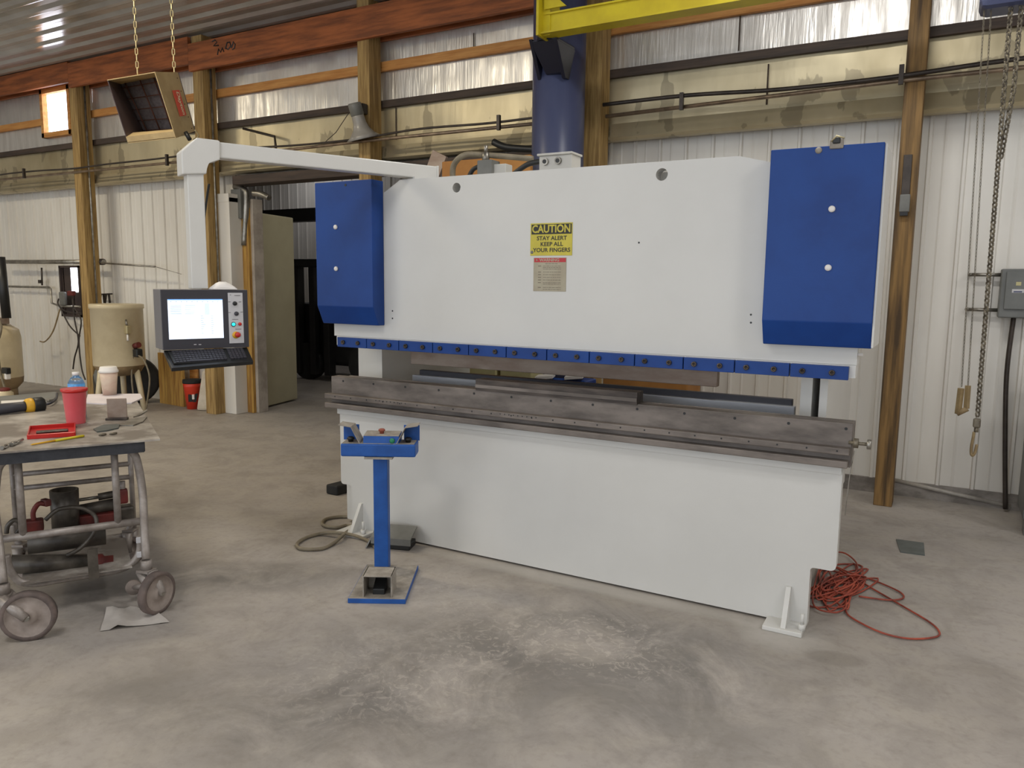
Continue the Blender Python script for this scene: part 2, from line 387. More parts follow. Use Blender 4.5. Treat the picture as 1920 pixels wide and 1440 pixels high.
# foil-faced insulation, one blanket per bay (bays between the posts)
PX=[(-10.12,.16),(-7.72,.17),(-5.28,.15),(-2.82,.165),(-.385,.125)]
edges=[XL]+[p+w/2 for p,w in PX]+[XR]
baynm=['left of the leftmost post','behind the hanging heater','behind the pendant arm and loudspeaker','left of the blue column','above the right half of the press','behind the hanging hoist chains']
rnd=random.Random(3)
def foil_sheet(x0,x1,z0,z1,y,m,nx,nz,amp,seed,holes=None):
    r=random.Random(seed); mb=MB(); mi=mb.mi(m); ph=[r.uniform(0,6.28) for _ in range(8)]; g={}
    for i in range(nx+1):
        for j in range(nz+1):
            x=x0+(x1-x0)*i/nx; z=z0+(z1-z0)*j/nz
            d=amp*(math.sin(x*9+ph[0]+1.5*math.sin(z*4+ph[1]))*.5+math.sin(x*23+z*5+ph[2])*.28+math.sin(z*17+x*4+ph[3])*.22)+r.uniform(-.3,.3)*amp
            g[i,j]=mb.bm.verts.new((x,y+d,z))
    for i in range(nx):
        for j in range(nz):
            f=mb.bm.faces.new((g[i,j],g[i+1,j],g[i+1,j+1],g[i,j+1])); f.material_index=mi; f.smooth=True
    return mb
for b in range(6):
    x0,x1=edges[b],edges[b+1]
    t=thing('foil_insulation','foil-faced wall insulation '+baynm[b],'insulation',((x0+x1)/2,YF,2.83),'foil insulation between the posts')
    if b==0:
        for q,(a,c) in enumerate(((x0,-11.06),(-10.46,x1))):
            part('upper_foil',foil_sheet(a,c,3.37,4.34,YF,'foil',max(4,int((c-a)*12)),14,.006,b*10+q),t)
        part('upper_foil',foil_sheet(-11.06,-10.46,3.37,3.58,YF,'foil',6,3,.004,77),t)
    else:
        part('upper_foil',foil_sheet(x0,x1,3.37,4.34,YF,'foil',int((x1-x0)*14),16,.006,b*10+3),t)
    part('lower_foil',foil_sheet(x0,x1,2.96,3.39,YF-.005,'foil_old',int((x1-x0)*10),8,.006,b*10+7),t)
    m=MB(); m.prism([(x0,YF+.05,2.98),(x0,YF-.03,2.97),(x0,YF-.068,2.85),(x0,YF-.03,2.83),(x0,YF+.05,2.83)],(x1-x0,0,0),'foil_old'); part('wrapped_ledge',m,t)
# posts
plab=['wooden wall post right of the bright upper window, leftmost of the posts','wooden wall post directly behind the control pendant','wooden wall post carrying the grey loudspeaker','wooden wall post right beside the thick blue column','wooden wall post right of the press, a dark bracket screwed to it']
for i,(x,w) in enumerate(PX):
    m=MB(); mt='post' if i<4 else 'post_dark'; top=4.34 if i in(0,1,2) else 4.34
    m.mm((x,YP,0),(x+w,YP+.18,top),mt,.004); single('wooden_post',m,plab[i],'post','wall posts')
for i in (0,1):   # pale conduit on two posts
    x,w=PX[i]; m=MB(); m.cyl((x+w+.012,YP+.1,.9),(x+w+.012,YP+.1,4.2),.012,'galv',8); single('post_conduit',m,'thin pale conduit running up the '+('leftmost post' if i==0 else 'post behind the pendant'),'conduit')
for k,(u,va,vb,y,lab) in enumerate(((888,62,90,YF-.016,'short dark seam in the foil left of the blue column'),(1388,28,95,YF-.016,'dark vertical seam in the upper foil above the press'),(1441,120,196,YF-.02,'dark vertical seam in the lower foil above the right blue cover'),(742,200,262,YF-.02,'dark seam in the lower foil right of the loudspeaker post'))):
    m=MB(); a=FY(u,va,y); b=FY(u-2,vb,y); m.tube([a,V((a.x,a.y,b.z))],.006,'girt_dark',4); single('foil_seam',m,lab,'seam')
# girts
def girt(x0,x1,z0,z1,m,label,y=YP+.2,d=.04):
    q=MB(); q.mm((x0,y,z0),(x1,y+d,z1),m,.003); single('wall_girt',q,label,'girt','horizontal wall girts')
for b in range(6):
    x0,x1=edges[b],edges[b+1]
    nm=['left of the leftmost post','behind the heater','behind the loudspeaker bay','left of the blue column','above the press right half','at the far right']
    if b==0: girt(x0,-11.10,3.70,3.79,'fir','orange wooden girt left of the bright upper window')
    else: girt(x0,x1,3.70,3.79,'fir','orange upper wooden girt '+nm[b])
    girt(x0,x1,3.345,3.415,'girt_dark','dark lower wooden girt '+nm[b])
# headers
def header(x0,x1,z0,label,m='beam'):
    q=MB(); q.mm((x0,YP-.045,z0),(x1,YP,z0+.30 if z0+.3<4.35 else 4.35),m,.004); q.mm((x0,YP+.20,z0+.04),(x1,YP+.24,4.35),m); single('header_beam',q,label,'beam','header beams under the ceiling')
header(XL,-10.05,4.10,'dark wooden header beam above the bright upper window')
header(-10.05,-7.73,4.03,'dark wooden header beam behind the heater chains')
header(-7.73,-2.9,3.95,'long reddish wooden header beam above the loudspeaker')
hb=[o for o in COL.objects if o.name=='header_beam.002'][0]
m=MB()
for st in (((398,78),(403,75),(407,79),(401,86),(410,85)),((408,103),(410,92),(414,98),(417,90),(420,97)),((423,92),(426,80),(431,79),(433,86),(428,93),(424,91)),((434,90),(438,78),(441,83),(440,90),(436,93))):
    m.tube([FY(u,v,YP-.046) for u,v in st],.008,'black',5)
part('marker_scrawl',m,hb)
header(-2.9,XR,4.03,'wooden header beam above the yellow jib boom')
# windows
m=MB(); 
for a,b_ in (((-11.10,3.52),(-11.04,4.16)),((-10.47,3.52),(-10.41,4.16)),((-11.10,4.10),(-10.41,4.16)),((-11.10,3.52),(-10.41,3.585))):
    m.mm((a[0],YP+.17,a[1]),(b_[0],YP+.25,b_[1]),'fir',.003)
w1=struct('window_1',m); p=MB(); p.mm((-11.05,YF-.02,3.58),(-10.46,YF-.01,4.11),'sky'); o=new_obj('pane',p,(0,0,0),w1)
m=MB()
wx0,wx1=-11.25,-10.76
for a,b_ in (((wx0,1.05),(wx0+.03,1.78)),((wx1-.03,1.05),(wx1,1.78)),((wx0,1.75),(wx1,1.78)),((wx0,1.05),(wx1,1.08))): m.mm((a[0],YW-.05,a[1]),(b_[0],YW,b_[1]),'beige_in')
m.mm((wx0+.03,YW-.02,1.08),(wx0+.26,YW-.015,1.75),'beige_in'); m.mm((wx0+.26,YW-.02,1.08),(wx1-.03,YW-.015,1.4),'beige_in')
w2=struct('window_2',m); p=MB(); p.mm((wx0+.26,YW-.03,1.42),(wx1-.06,YW-.02,1.75),'sky'); new_obj('pane',p,(0,0,0),w2)
# doorway trim and door
m=MB(); m.mm((-7.62,YW-.28,0),(-7.36,YW-.10,2.56),'liner',.006); m.mm((-7.63,YW-.285,2.50),(-7.36,YW-.10,2.60),'liner',.006); struct('trim_1',m)
m=MB(); m.mm((-7.53,YW-.09,0),(-7.39,YW+.02,2.05),'post_dark',.005); m.mm((-7.385,YW-.10,0),(-7.26,YW+.02,2.45),'pallet',.004); struct('trim_2',m)
m=MB(); m.mm((-7.345,YW-.06,0),(-7.215,YW+.09,2.55),'greytrim',.004); struct('trim_3',m)
m=MB(); m.mm((-7.36,YP+.2,2.70),(-2.82,YW,2.80),'girt_dark',.004); struct('trim_4',m)
DA=V((-7.455,6.78,0)); DB=V((-7.62,7.49,0)); dd=(DB-DA).normalized(); dn=V((-dd.y,dd.x,0))
m=MB(); m.box((DA+DB)/2+V((0,0,1.22)),((DB-DA).length,.09,2.4),'doortan',(dd,dn,Z3),.012); d1=struct('door_1',m)
m=MB(); m.box(DA+V((0,0,1.22))-dd*.01,(.05,.10,2.41),'doorgold',(dd,dn,Z3),.01); new_obj('door_edge',m,(0,0,0),d1)
# insulated pipes at the opening
m=MB(); m.tube(spline([FY(458,460,6.46),FY(462,370,6.46),FY(455,355,6.46),FY(440,350,6.46)],6),.035,'galv',10); single('duct_pipe',m,'short silver vertical pipe beside the dark opening','pipe')
m=MB(); m.tube(spline([FY(475,362,6.4),FY(490,364,6.4),FY(505,371,6.4)],5),.035,'galv',10); single('pipe_elbow',m,'stubby silver pipe elbow poking into the dark opening','pipe')
m=MB(); m.box(FY(447,383,6.45),(.16,.08,.34),'grey',None,.006); single('switch_box',m,'small grey switch box beside the dark opening','box')
# dark-room contents
m=MB(); m.mm((-10.6,9.2,2.55),(-4.0,9.4,2.75),'lift'); single('roof_beam',m,'dark steel beam crossing the unlit room behind the opening','beam')
t=thing('forklift','dark forklift parked in the unlit room behind the opening','forklift',(-8.6,9.6,0))
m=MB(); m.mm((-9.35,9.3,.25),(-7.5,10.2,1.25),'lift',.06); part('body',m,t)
for x in (-9.3,-8.95,-8.65):
    m=MB(); m.mm((x,9.15,.1),(x+.12,9.3,1.9),'lift',.01); part('mast_rail',m,t)
m=MB(); m.mm((-9.35,9.1,1.82),(-8.5,9.32,1.95),'lift',.02); part('mast_crossbar',m,t)
for x in (-9.1,-7.9):
    m=MB(); m.cyl((x,9.22,.3),(x,9.38,.3),.3,'rubber',20); part('wheel',m,t)
m=MB(); m.box((-8.2,9.25,1.05),(.34,.06,.3),'paper',None,.03); part('seat_cover',m,t,'pale seat cover')
m=MB(); m.tube([(-8.55,9.2,1.1),(-8.0,9.2,1.02)],.03,'redold',8); part('lever_bar',m,t,'dark red bar')
# ------------------------------------------------------------------ long conduits on the wall
def line_pipe(name,pts,r,m,label,cat='conduit'):
    q=MB(); q.tube(pts,r,m,8); return single(name,q,label,cat)
line_pipe('wall_conduit',[(XL,6.125,2.985),(-7.6,6.125,2.97),(-5.1,6.124,2.99),(-2.85,6.124,2.985)],.016,'pipel','pale straight conduit along the posts left of the blue column')
line_pipe('wall_conduit',[(-2.6,6.124,2.985),(-.4,6.124,3.02),(XR,6.124,3.02)],.016,'pipel','pale straight conduit along the wall right of the blue column')
def wavy(x0,x1,z,n,a,seed):
    r=random.Random(seed); return spline([(x0+(x1-x0)*i/n,6.105,z+r.uniform(-a,a)) for i in range(n+1)],5)
line_pipe('wall_cable',wavy(-12.5,-2.9,3.03,12,.02,1),.011,'pipe','dark sagging cable above the conduit left of the blue column','cable')
line_pipe('wall_cable',wavy(-2.62,4.5,3.06,10,.018,2),.016,'pipe','dark sagging cable above the conduit right of the blue column','cable')
for k,(u,v,wh) in enumerate(((45,325,'far left end'),(313,300,'behind the pendant elbow'),(935,230,'left of the blue column'),(1278,190,'above the press right half'),(1690,140,'on the right post'))):
    m=MB(); c=FY(u,v,6.09); m.box(c,(.03,.03,.13),'pipe'); single('conduit_clip',m,'small dark conduit clip '+wh,'clip','clips holding the conduit')
m=MB(); m.tube([FY(1672,899,YW-.03)+V((-.0,0,0)),FY(1895,950,YW-.03)],.016,'palepipe',8); single('floor_conduit',m,'pale conduit low along the wall right of the press','conduit')
# thin branch pipe near arm
m=MB(); m.tube([FY(456,241,6.3),FY(515,256,6.3),FY(517,275,6.3),FY(518,300,6.3)],.014,'pipe',8); single('branch_pipe',m,'thin bent dark pipe hanging behind the pendant arm','pipe')
# ------------------------------------------------------------------ press brake
PB=V((-1.87,3.69,0)); YM=3.69
pb=thing('press_brake','large white hydraulic press brake with blue end covers','press brake',PB)
# bed
def arc(cx,cz,r,a0,a1,n=5): return [(cx+r*math.cos(math.radians(a0+(a1-a0)*i/n)),cz+r*math.sin(math.radians(a0+(a1-a0)*i/n))) for i in range(n+1)]
pts=[(-3.36,.79)]+[(-3.36,.33)]+arc(-3.34,.315,.02,180,270)+[(-3.29,.295)]+arc(-3.285,.28,.015,90,0)+[(-3.27,.012),(-.475,.012)]+arc(-.46,.285,.015,180,90)+[(-.385,.30)]+arc(-.39,.325,.025,270,360)+[(-.365,.79)]
m=MB(); m.prism([(x,YM,z) for x,z in pts],(0,.06,0),'mwhite'); bed=part('bed',m,pb)
m=MB(); m.mm((-3.373,YM-.012,.757),(-.368,YM+.09,.80),'mwhite',.003); part('bed_lip',m,pb)
m=MB(); m.mm((-3.2,YM+.06,.05),(-.75,YM+.10,.75),'mwhite'); part('bed_box',m,pb)
# feet
for s,(xa,xb,gx) in enumerate(((-3.30,-3.08,-3.2),(-.655,-.478,-.575))):
    m=MB(); m.mm((xa,YM-.125,0),(xb,YM+.06,.022),'mwhite',.004); f=part('foot_plate',m,pb)
    m=MB(); m.prism([(gx,YM-.11,.022),(gx,YM,.022),(gx,YM,.19),(gx,YM-.015,.19)],(.022,0,0),'mwhite'); part('gusset',m,f)
    m=MB(); m.cyl((gx+.09,YM-.08,.02),(gx+.09,YM-.08,.05),.016,'mwhite',8); m.cyl((gx+.09,YM-.08,.05),(gx+.09,YM-.08,.1),.008,'mwhite',8); part('anchor_bolt',m,f)
# C frames
for parts_,zb_ in ((((-3.41,.20),),.02),(((-.603,.053),(-.516,.036)),.42)):
    poly=[(3.80,zb_),(5.0,zb_),(5.0,2.1),(3.80,2.1),(3.80,1.36)]+[(3.90,1.33),(3.935,1.27),(3.935,.95),(3.90,.90),(3.80,.86)]
    m=MB()
    for x0,w in parts_: m.prism([(x0,y,z) for y,z in poly],(w,0,0),'mwhite')
    part('side_frame',m,pb)
# ram
hole=lambda cx,cz,r,n=20:[(cx+r*math.cos(2*math.pi*k/n),YM,cz+r*math.sin(2*math.pi*k/n)) for k in range(n)]
out=[(-3.394,1.258),(-.338,1.258),(-.338,1.36),(-.36,1.36),(-.36,2.0),(-.70,2.145),(-.897,2.196),(-2.86,2.196),(-3.03,2.10),(-3.2,2.0),(-3.37,2.0),(-3.37,1.36),(-3.394,1.36)]
m=MB(); m.prism_holes([(x,YM,z) for x,z in out],[hole(-2.463,2.131,.027),hole(-1.265,2.134,.03)],(0,.075,0),'mwhite'); ram=part('ram',m,pb)
for x in (-2.455,-1.255):
    m=MB(); m.mm((x,YM+.08,2.09),(x+.02,YM+.12,2.19),'grey'); part('lifting_lug',m,ram)
m=MB(); m.mm((-3.37,YM-.005,1.20),(-.34,YM+.075,1.257),'mwhite'); part('clamp_seat',m,ram)
m=MB()
for u,v in ((736,583),(736,597),(1408,590),(1408,605),(1198,455)):
    c=FY(u,v,YM); m.cyl(c+V((0,.002,0)),c-V((0,.001,0)),.005,'black',8)
part('screw_holes',m,ram)
# clamps
cb=[-3.341,-3.102,-2.853,-2.605,-2.356,-2.109,-1.858,-1.61,-1.361,-1.11,-.862,-.613,-.363]
for i in range(12):
    m=MB(); m.mm((cb[i]+.002,YM-.035,1.192),(cb[i+1]-.003,YM-.003,1.252),'mblue',.002); c=part('clamp',m,pb)
    for q in (.22,.72):
        x=cb[i]+(cb[i+1]-cb[i])*q; m=MB(); m.lathe([(.013,0),(.013,.012),(.0065,.012),(.0065,.004),(0,.004)],(x,YM-.034,1.222),'die',12,(0,-1,0)); part('clamp_bolt',m,c)
# cylinder covers
def cover(x0,x1,y0=3.58):
    prof=[(y0,1.448),(y0,2.194),(YM-.002,2.194),(YM-.002,1.338),(y0+.05,1.338)]
    m=MB(); m.prism([(x0,y,z) for y,z in prof],(x1-x0,0,0),'mblue',.004); return m
m=cover(-3.43,-2.985); c=part('cylinder_cover',m,pb,'left blue cover')
for u,v in ((630,426),(631,504)):
    q=MB(); p=FY(u,v,3.58); q.lathe([(.014,0),(.014,.008),(.007,.011),(0,.011)],p,'white',12,(0,-1,0)); part('cap_screw',q,c)
q=MB(); p=FY(648,347,3.58); q.cyl(p+V((0,.002,0)),p-V((0,.002,0)),.008,'black',10); part('top_hole',q,c)
m=cover(-.733,-.279); c=part('cylinder_cover',m,pb,'right blue cover')
for u,v in ((1560,392),(1553,502)):
    q=MB(); p=FY(u,v,3.58); q.lathe([(.014,0),(.014,.008),(.007,.011),(0,.011)],p,'white',12,(0,-1,0)); part('cap_screw',q,c)
q=MB(); q.mm((-.278,3.592,1.345),(-.270,YM+.2,2.19),'mwhite'); part('side_plate',q,c,'white side plate')
q=MB(); p=FY(1535,282,3.58); q.lathe([(.014,0),(.014,.003),(0,.003)],p,'dust',12,(0,-1,0)); part('top_hole',q,c)
q=MB(); p=FY(1569,270,3.58); q.box(p+V((0,0,.0)),(.055,.02,.04),'dust',None,.006); q.box(p+V((.0,-.006,.012)),(.03,.02,.024),'black',None,.004); q.tube([p+V((-.02,-.01,.01)),p+V((.0,-.02,.03)),p+V((.03,-.01,.02))],.004,'chainl',6); part('latch',q,c,'worn metal latch')
q=MB(); p=FY(1606,655,YM); q.cyl(FY(1600,665,YM+.03),FY(1618,665,YM+.03),.008,'white',8); part('side_pin',q,pb)
# pump gear on top
m=MB(); p=FY(1050,305,3.95); m.box(p+V((0,0,-.01)),(.20,.12,.085),'grey',None,.004); 
gb=part('junction_box',m,pb,'pale grey junction box')
M['grey_pale']=mat('junction_pale',(190,188,182),.45)
gb.data.materials[0]=M['grey_pale']
m=MB(); m.box(p+V((0,-.005,.038)),(.215,.14,.012),'grey_pale',None,.003); part('lid',m,gb)
for dx in (-.06,.02):
    m=MB(); q=p+V((dx,-.06,.0)); m.cyl(q,q+V((0,-.014,0)),.02,'galv',12); m.cyl(q+V((0,-.014,0)),q+V((0,-.016,0)),.012,'black',10); part('gland',m,gb)
m=MB(); m.tube(spline([FY(850,345,3.95),FY(850,312,3.95),FY(868,292,3.95),FY(900,290,4.0),FY(1000,298,4.1)],6),.018,'cable',8); part('hydraulic_hose',m,pb,'grey arched hose')
m=MB(); m.tube(spline([FY(880,330,4.0),FY(888,317,4.0),FY(905,310,4.0)],6),.014,'black',8); part('hydraulic_hose',m,pb,'short black hose')
m=MB(); m.tube(spline([FY(965,325,4.0),FY(990,308,4.0),FY(1020,302,4.0)],6),.016,'black',8); part('hydraulic_hose',m,pb,'black hose beside the junction box')
m=MB(); a=FY(916,318,4.0); m.box(a,(.10,.1,.10),'grey',None,.005); m.box(a+V((.08,.02,-.01)),(.10,.08,.07),'grey_pale',None,.005); m.cyl(a+V((-.02,0,.04)),a+V((-.02,0,.10)),.022,'galv',10); m.cyl(a+V((-.02,0,.10)),a+V((-.02,0,.14)),.012,'galv',8); part('valve_block',m,pb,'grey valve block')
m=MB(); m.mm((-2.75,3.80,1.9),(-.95,4.6,2.16),'mwhite'); part('oil_tank',m,pb)
# die rail
m=MB()
m.mm((-3.40,YM-.03,.80),(-.332,YM+.045,1.0),'rail',.003)           # web plate
m.mm((-3.42,YM-.075,.862),(-.336,YM-.028,.893),'rail',.004)         # upper step
m.mm((-3.42,YM-.075,.803),(-.34,YM-.02,.835),'rail',.004)           # lower flange
for k in range(13):
    x=-3.3+k*.245; m.cyl((x,YM-.0295,.975 if k%1==0 else .9),(x,YM-.0315,.975),.007,'black',8)
for k in range(24):
    x=-3.33+k*.128; m.cyl((x,YM-.0745,.879),(x,YM-.0762,.879),.0045,'black',6)
for x0 in (-3.0,-2.12):
    for k in range(9): m.cyl((x0+k*.028,YM-.0745,.882),(x0+k*.028,YM-.0762,.882),.0035,'black',6)
rail=part('die_rail',m,pb,'brown-grey steel die rail')
m=MB(); m.mm((-3.33,YM+.06,.80),(-.332,YM+.075,1.0),'rail',.002); part('rear_plate',m,pb,'second steel plate behind the rail')
m=MB(); c=FY(1605,831,YM-.03); m.cyl(c-V((.03,0,0)),c+V((.06,0,0)),.008,'chaind',8); m.cyl(c+V((-.01,0,0)),c+V((.01,0,0)),.022,'chaind',8); m.cyl(c+V((.045,0,0)),c+V((.062,0,0)),.022,'galv',8); part('adjusting_bolt',m,pb,'bolt with nuts on the rail end')
m=MB(); c=FY(1602,845,YM-.03); m.tube(spline([c,c+V((-.012,0,-.12)),c+V((-.02,0,-.3))],5),.002,'galv',5); part('lead_wire',m,pb)
# back gauge and rear bar
m=MB(); m.mm((-3.026,4.0,1.072),(-1.03,4.05,1.22),'rust',.004); part('rear_bar',m,pb,'rusty flat bar behind the clamps')
m=MB(); m.mm((-3.03,4.02,.86),(-.64,4.06,1.0),'alu',.004); m.mm((-3.0,4.06,.86),(-.66,4.10,1.03),'dgrey',.004); part('back_gauge',m,pb,'aluminium back gauge beam')
# signs
sx0,sx1,sz0,sz1=-1.984,-1.737,1.749,1.919
m=MB(); m.mm((sx0,YM-.003,sz0),(sx1,YM,sz1),'signy'); cs=part('caution_sign',m,pb,'yellow CAUTION STAY ALERT KEEP ALL YOUR FINGERS sign')
m=MB(); m.mm((sx0+.006,YM-.0036,sz1-.058),(sx1-.004,YM-.003,sz1-.006),'signk'); part('header_band',m,cs)
def text_on(parent,txt,c,size,mt,width=None,bold=0.0,name='lettering'):
    me=text_mesh(txt,size,bold); xs=[v.co.x for v in me.vertices]; w=max(xs)-min(xs); sc=(width/w) if width else 1
    q=MB(); q.merge_mesh(me,frame(V(c),X1*sc,Z3,V((0,-1,0))),mt); bpy.data.meshes.remove(me); return part(name,q,parent)
cx=(sx0+sx1)/2
text_on(cs,'CAUTION',(cx,YM-.0040,sz1-.032),.056,'signy',.226,.0016)
for k,(tx,w) in enumerate((('STAY ALERT',.178),('KEEP ALL',.133),('YOUR FINGERS',.222))):
    text_on(cs,tx,(cx+.004,YM-.0034,sz1-.080-.031*k),.030,'signk',w,.0008)
m=MB(); m.lathe([(.009,0),(.007,.0015),(0,.002)],(sx0+.01,YM-.003,sz0+.018),'grey',10,(0,-1,0)); part('rivet',m,cs)
wx0,wx1,wz0,wz1=-1.963,-1.769,1.56,1.738
m=MB(); m.mm((wx0,YM-.0025,wz0),(wx1,YM,wz1),'signg'); ws=part('warning_sign',m,pb,'worn grey plate with red WARNING band')
m=MB(); m.mm((wx0+.004,YM-.003,wz1-.024),(wx1-.002,YM-.0025,wz1-.002),'signr'); part('header_band',m,ws)
text_on(ws,'WARNING',((wx0+wx1)/2-.002,YM-.0034,wz1-.013),.022,'signg',.118,.0006)
m=MB(); m.lathe([(.007,0),(.007,.0004),(0,.0004)],(wx0+.019,YM-.003,wz1-.013),'signg',3,(0,-1,0)); part('warning_mark',m,ws)
m=MB(); r=random.Random(5)
for k,z in enumerate((.032,.044,.052,.060,.076,.090,.104,.118,.132,.140,.158,.168)):
    x=wx0+.032; e=wx1-.03
    if k==0: x=wx0+.045; e=wx1-.05
    if k in(1,4,5,6,7,8,10): m.mm((x-.004,YM-.0029,wz1-z-.002),(x+.014,YM-.0025,wz1-z+.002),'signt')
    x+=.026
    while x<e:
        w=r.uniform(.006,.02); m.mm((x,YM-.0029,wz1-z-.0014),(min(x+w,e),YM-.0025,wz1-z+.0014),'signt'); x+=w+.003
part('fine_print',m,ws)
# ------------------------------------------------------------------ short die on the rail
t=thing('bending_die','short dark V-die bar resting on the press brake rail','die',(-1.82,YM,1.0))
m=MB(); m.prism([(-2.305,y,z) for y,z in ((YM-.038,.995),(YM+.05,.995),(YM+.05,1.06),(YM+.02,1.06),(YM+.005,1.045),(YM-.01,1.06),(YM-.038,1.06))],(.965,0,0),'die'); part('die_block',m,t)
m=MB(); m.mm((-2.305,YM-.043,1.012),(-1.34,YM-.037,1.030),'rail'); part('front_lip',m,t)
# ------------------------------------------------------------------ pendant arm and control console
AD=V((.42,.9075,0)).normalized(); AN=V((.9075,-.42,0)).normalized()
EP=V((-3.301,2.651,0))
cp=thing('control_pendant','white swing arm carrying a dark control console with lit screen','control pendant',(-2.78,3.78,2.2))
def PA(u,v,off=0): return FV(u,v,EP+AN*off,AN)
pv=V((-2.775,3.80,0))
m=MB(); zc=2.245; L=(pv-EP).dot(AD); c=EP+AD*(L/2+.03)+V((0,0,zc)); m.box(c,(L+.1,.075,.078),'mwhite',(AD,AN,Z3),.006); part('arm',m,cp)
m=MB(); m.box(EP+AD*(L+.075)+V((0,0,zc-.004)),(.012,.085,.092),'mwhite',(AD,AN,Z3),.002); part('arm_end_plate',m,cp)
m=MB(); m.cyl((pv.x,pv.y-.03,2.15),(pv.x,pv.y-.03,2.212),.035,'mwhite',16); m.box((pv.x,pv.y-.03,2.203),(.12,.09,.016),'mwhite',(AD,AN,Z3)); part('pivot',m,cp)
ez=[PA(u,v,.05) for u,v in ((340,283),(368,259),(371,258),(411,263),(413,266),(413,300),(391,303),(388,308),(388,326),(342,327))]
m=MB(); m.prism(ez,AN*-.11,'mwhite',.006); part('elbow',m,cp)
dt=PA(363,330); db=PA(374,541)
m=MB(); m.mm((dt.x,dt.y,0),(dt.x,dt.y,0),'mwhite') if False else None
cxy=V((dt.x,dt.y,0)); m.box(cxy+V((0,0,(2.14+1.555)/2)),(.078,.078,2.14-1.555),'mwhite',(AD,AN,Z3),.004); part('drop_tube',m,cp)
fo=.10
def CF_(u,v,o=0): return PA(u,v,fo+o)
q=[CF_(300,545),CF_(461,541),CF_(467,650),CF_(307,656)]
a0=min((p-EP).dot(AD) for p in q); a1=max((p-EP).dot(AD) for p in q); z0=1.258; z1=1.552
am=(a0+a1)/2; cc=EP+AD*am+V((0,0,(z0+z1)/2))
m=MB(); m.box(cc+AN*(fo-.085),(a1-a0,.165,z1-z0),'lgrey',(AD,AN,Z3),.003); con=part('console',m,cp)
m=MB(); m.box(cc+AN*(fo+.001),(a1-a0-.002,.01,z1-z0-.002),'dgrey',(AD,AN,Z3),.002); face=part('console_face',m,cp)
def rectp(us,o,m_,th=.004):
    pts=[CF_(u,v,o) for u,v in us]; A_=[(p-EP).dot(AD) for p in pts]; Zs=[p.z for p in pts]
    x0,x1=(A_[0]+A_[3])/2,(A_[1]+A_[2])/2; zz1,zz0=(Zs[0]+Zs[1])/2,(Zs[2]+Zs[3])/2
    return x0,x1,zz0,zz1
x0,x1,s0,s1=rectp(((313,562),(416,560),(420,633),(318,637)),.006,'screen')
m=MB(); m.box(EP+AD*((x0+x1)/2)+AN*(fo+.007)+V((0,0,(s0+s1)/2)),(x1-x0,.004,s1-s0),'screen',(AD,AN,Z3)); scr=part('screen',m,con)
m=MB(); r=random.Random(2)
def ui(fx0,fx1,fz0,fz1,mt): m.box(EP+AD*(x0+(x1-x0)*(fx0+fx1)/2)+AN*(fo+.0094)+V((0,0,s1-(s1-s0)*(fz0+fz1)/2)),((x1-x0)*(fx1-fx0),.0006,(s1-s0)*(fz1-fz0)),mt,(AD,AN,Z3))
ui(0,1,0,.022,'uibar')
for k in range(10): ui(.04+k*.095,.04+k*.095+.03,.05,.065,'uiline')
for k in range(7): ui(.04,.24,.15+k*.035,.16+k*.035,'uiline'); ui(.3,.3+r.uniform(.1,.2),.15+k*.035,.158+k*.035,'uiline')
for k in range(9): ui(.58,.58+r.uniform(.03,.09),.42+k*.055,.43+k*.055,'uiline'); ui(.77,.77+r.uniform(.03,.06),.42+k*.055,.43+k*.055,'uiline')
ui(.66,.75,.1,.4,'uipale')
part('screen_text',m,scr)
x0p,x1p,p0,p1=rectp(((425,549),(454,549),(458,643),(432,644)),.006,'panel')
def onf(u,v,o): return CF_(u,v,o)
m=MB(); pc=EP+AD*((x0p+x1p)/2)+AN*(fo+.007)+V((0,0,(p0+p1)/2)); m.box(pc,(x1p-x0p,.004,p1-p0),'panel',(AD,AN,Z3),.0015); pan=part('button_panel',m,con)
def knob(u,v,r_,h,mt,nm,lab=None):
    q=MB(); q.lathe([(r_,0),(r_*.95,h*.7),(r_*.6,h),(0,h)],onf(u,v,.008),mt,14,AN); part(nm,q,pan,lab)
knob(440,569,.011,.012,'black','selector_knob','black knob'); knob(443,588,.011,.012,'dgrey','selector_knob','grey key switch')
q=MB(); q.lathe([(.012,0),(.012,.004),(0,.004)],onf(437.5,608,.008),'dgrey',14,AN); part('button_ring',q,pan)
knob(437.5,608,.009,.010,'cyan','lit_button','glowing cyan button'); knob(449.5,607.5,.009,.010,'red','stop_button','small red button')
q=MB(); q.lathe([(.018,0),(.018,.003),(0,.003)],onf(442,628,.008),'ygold',16,AN); part('yellow_disc',q,pan); knob(445,627.5,.014,.024,'red','emergency_stop','large red stop button')
m=MB()
for u,v,w in ((432,553,.006),(445,554,.03),(430,566,.012),(450,566,.012),(430,586,.012),(453,585,.012),(441,599,.03),(447,617,.03)):
    p=onf(u,v,.0096); m.box(p,(w,.0006,.003),'lgrey',(AD,AN,Z3))
part('panel_text',m,pan)
m=MB()
for u in (366,375): m.box(onf(u,646,.007),(.012,.001,.004),'panel',(AD,AN,Z3))
part('indicator_lamps',m,con)
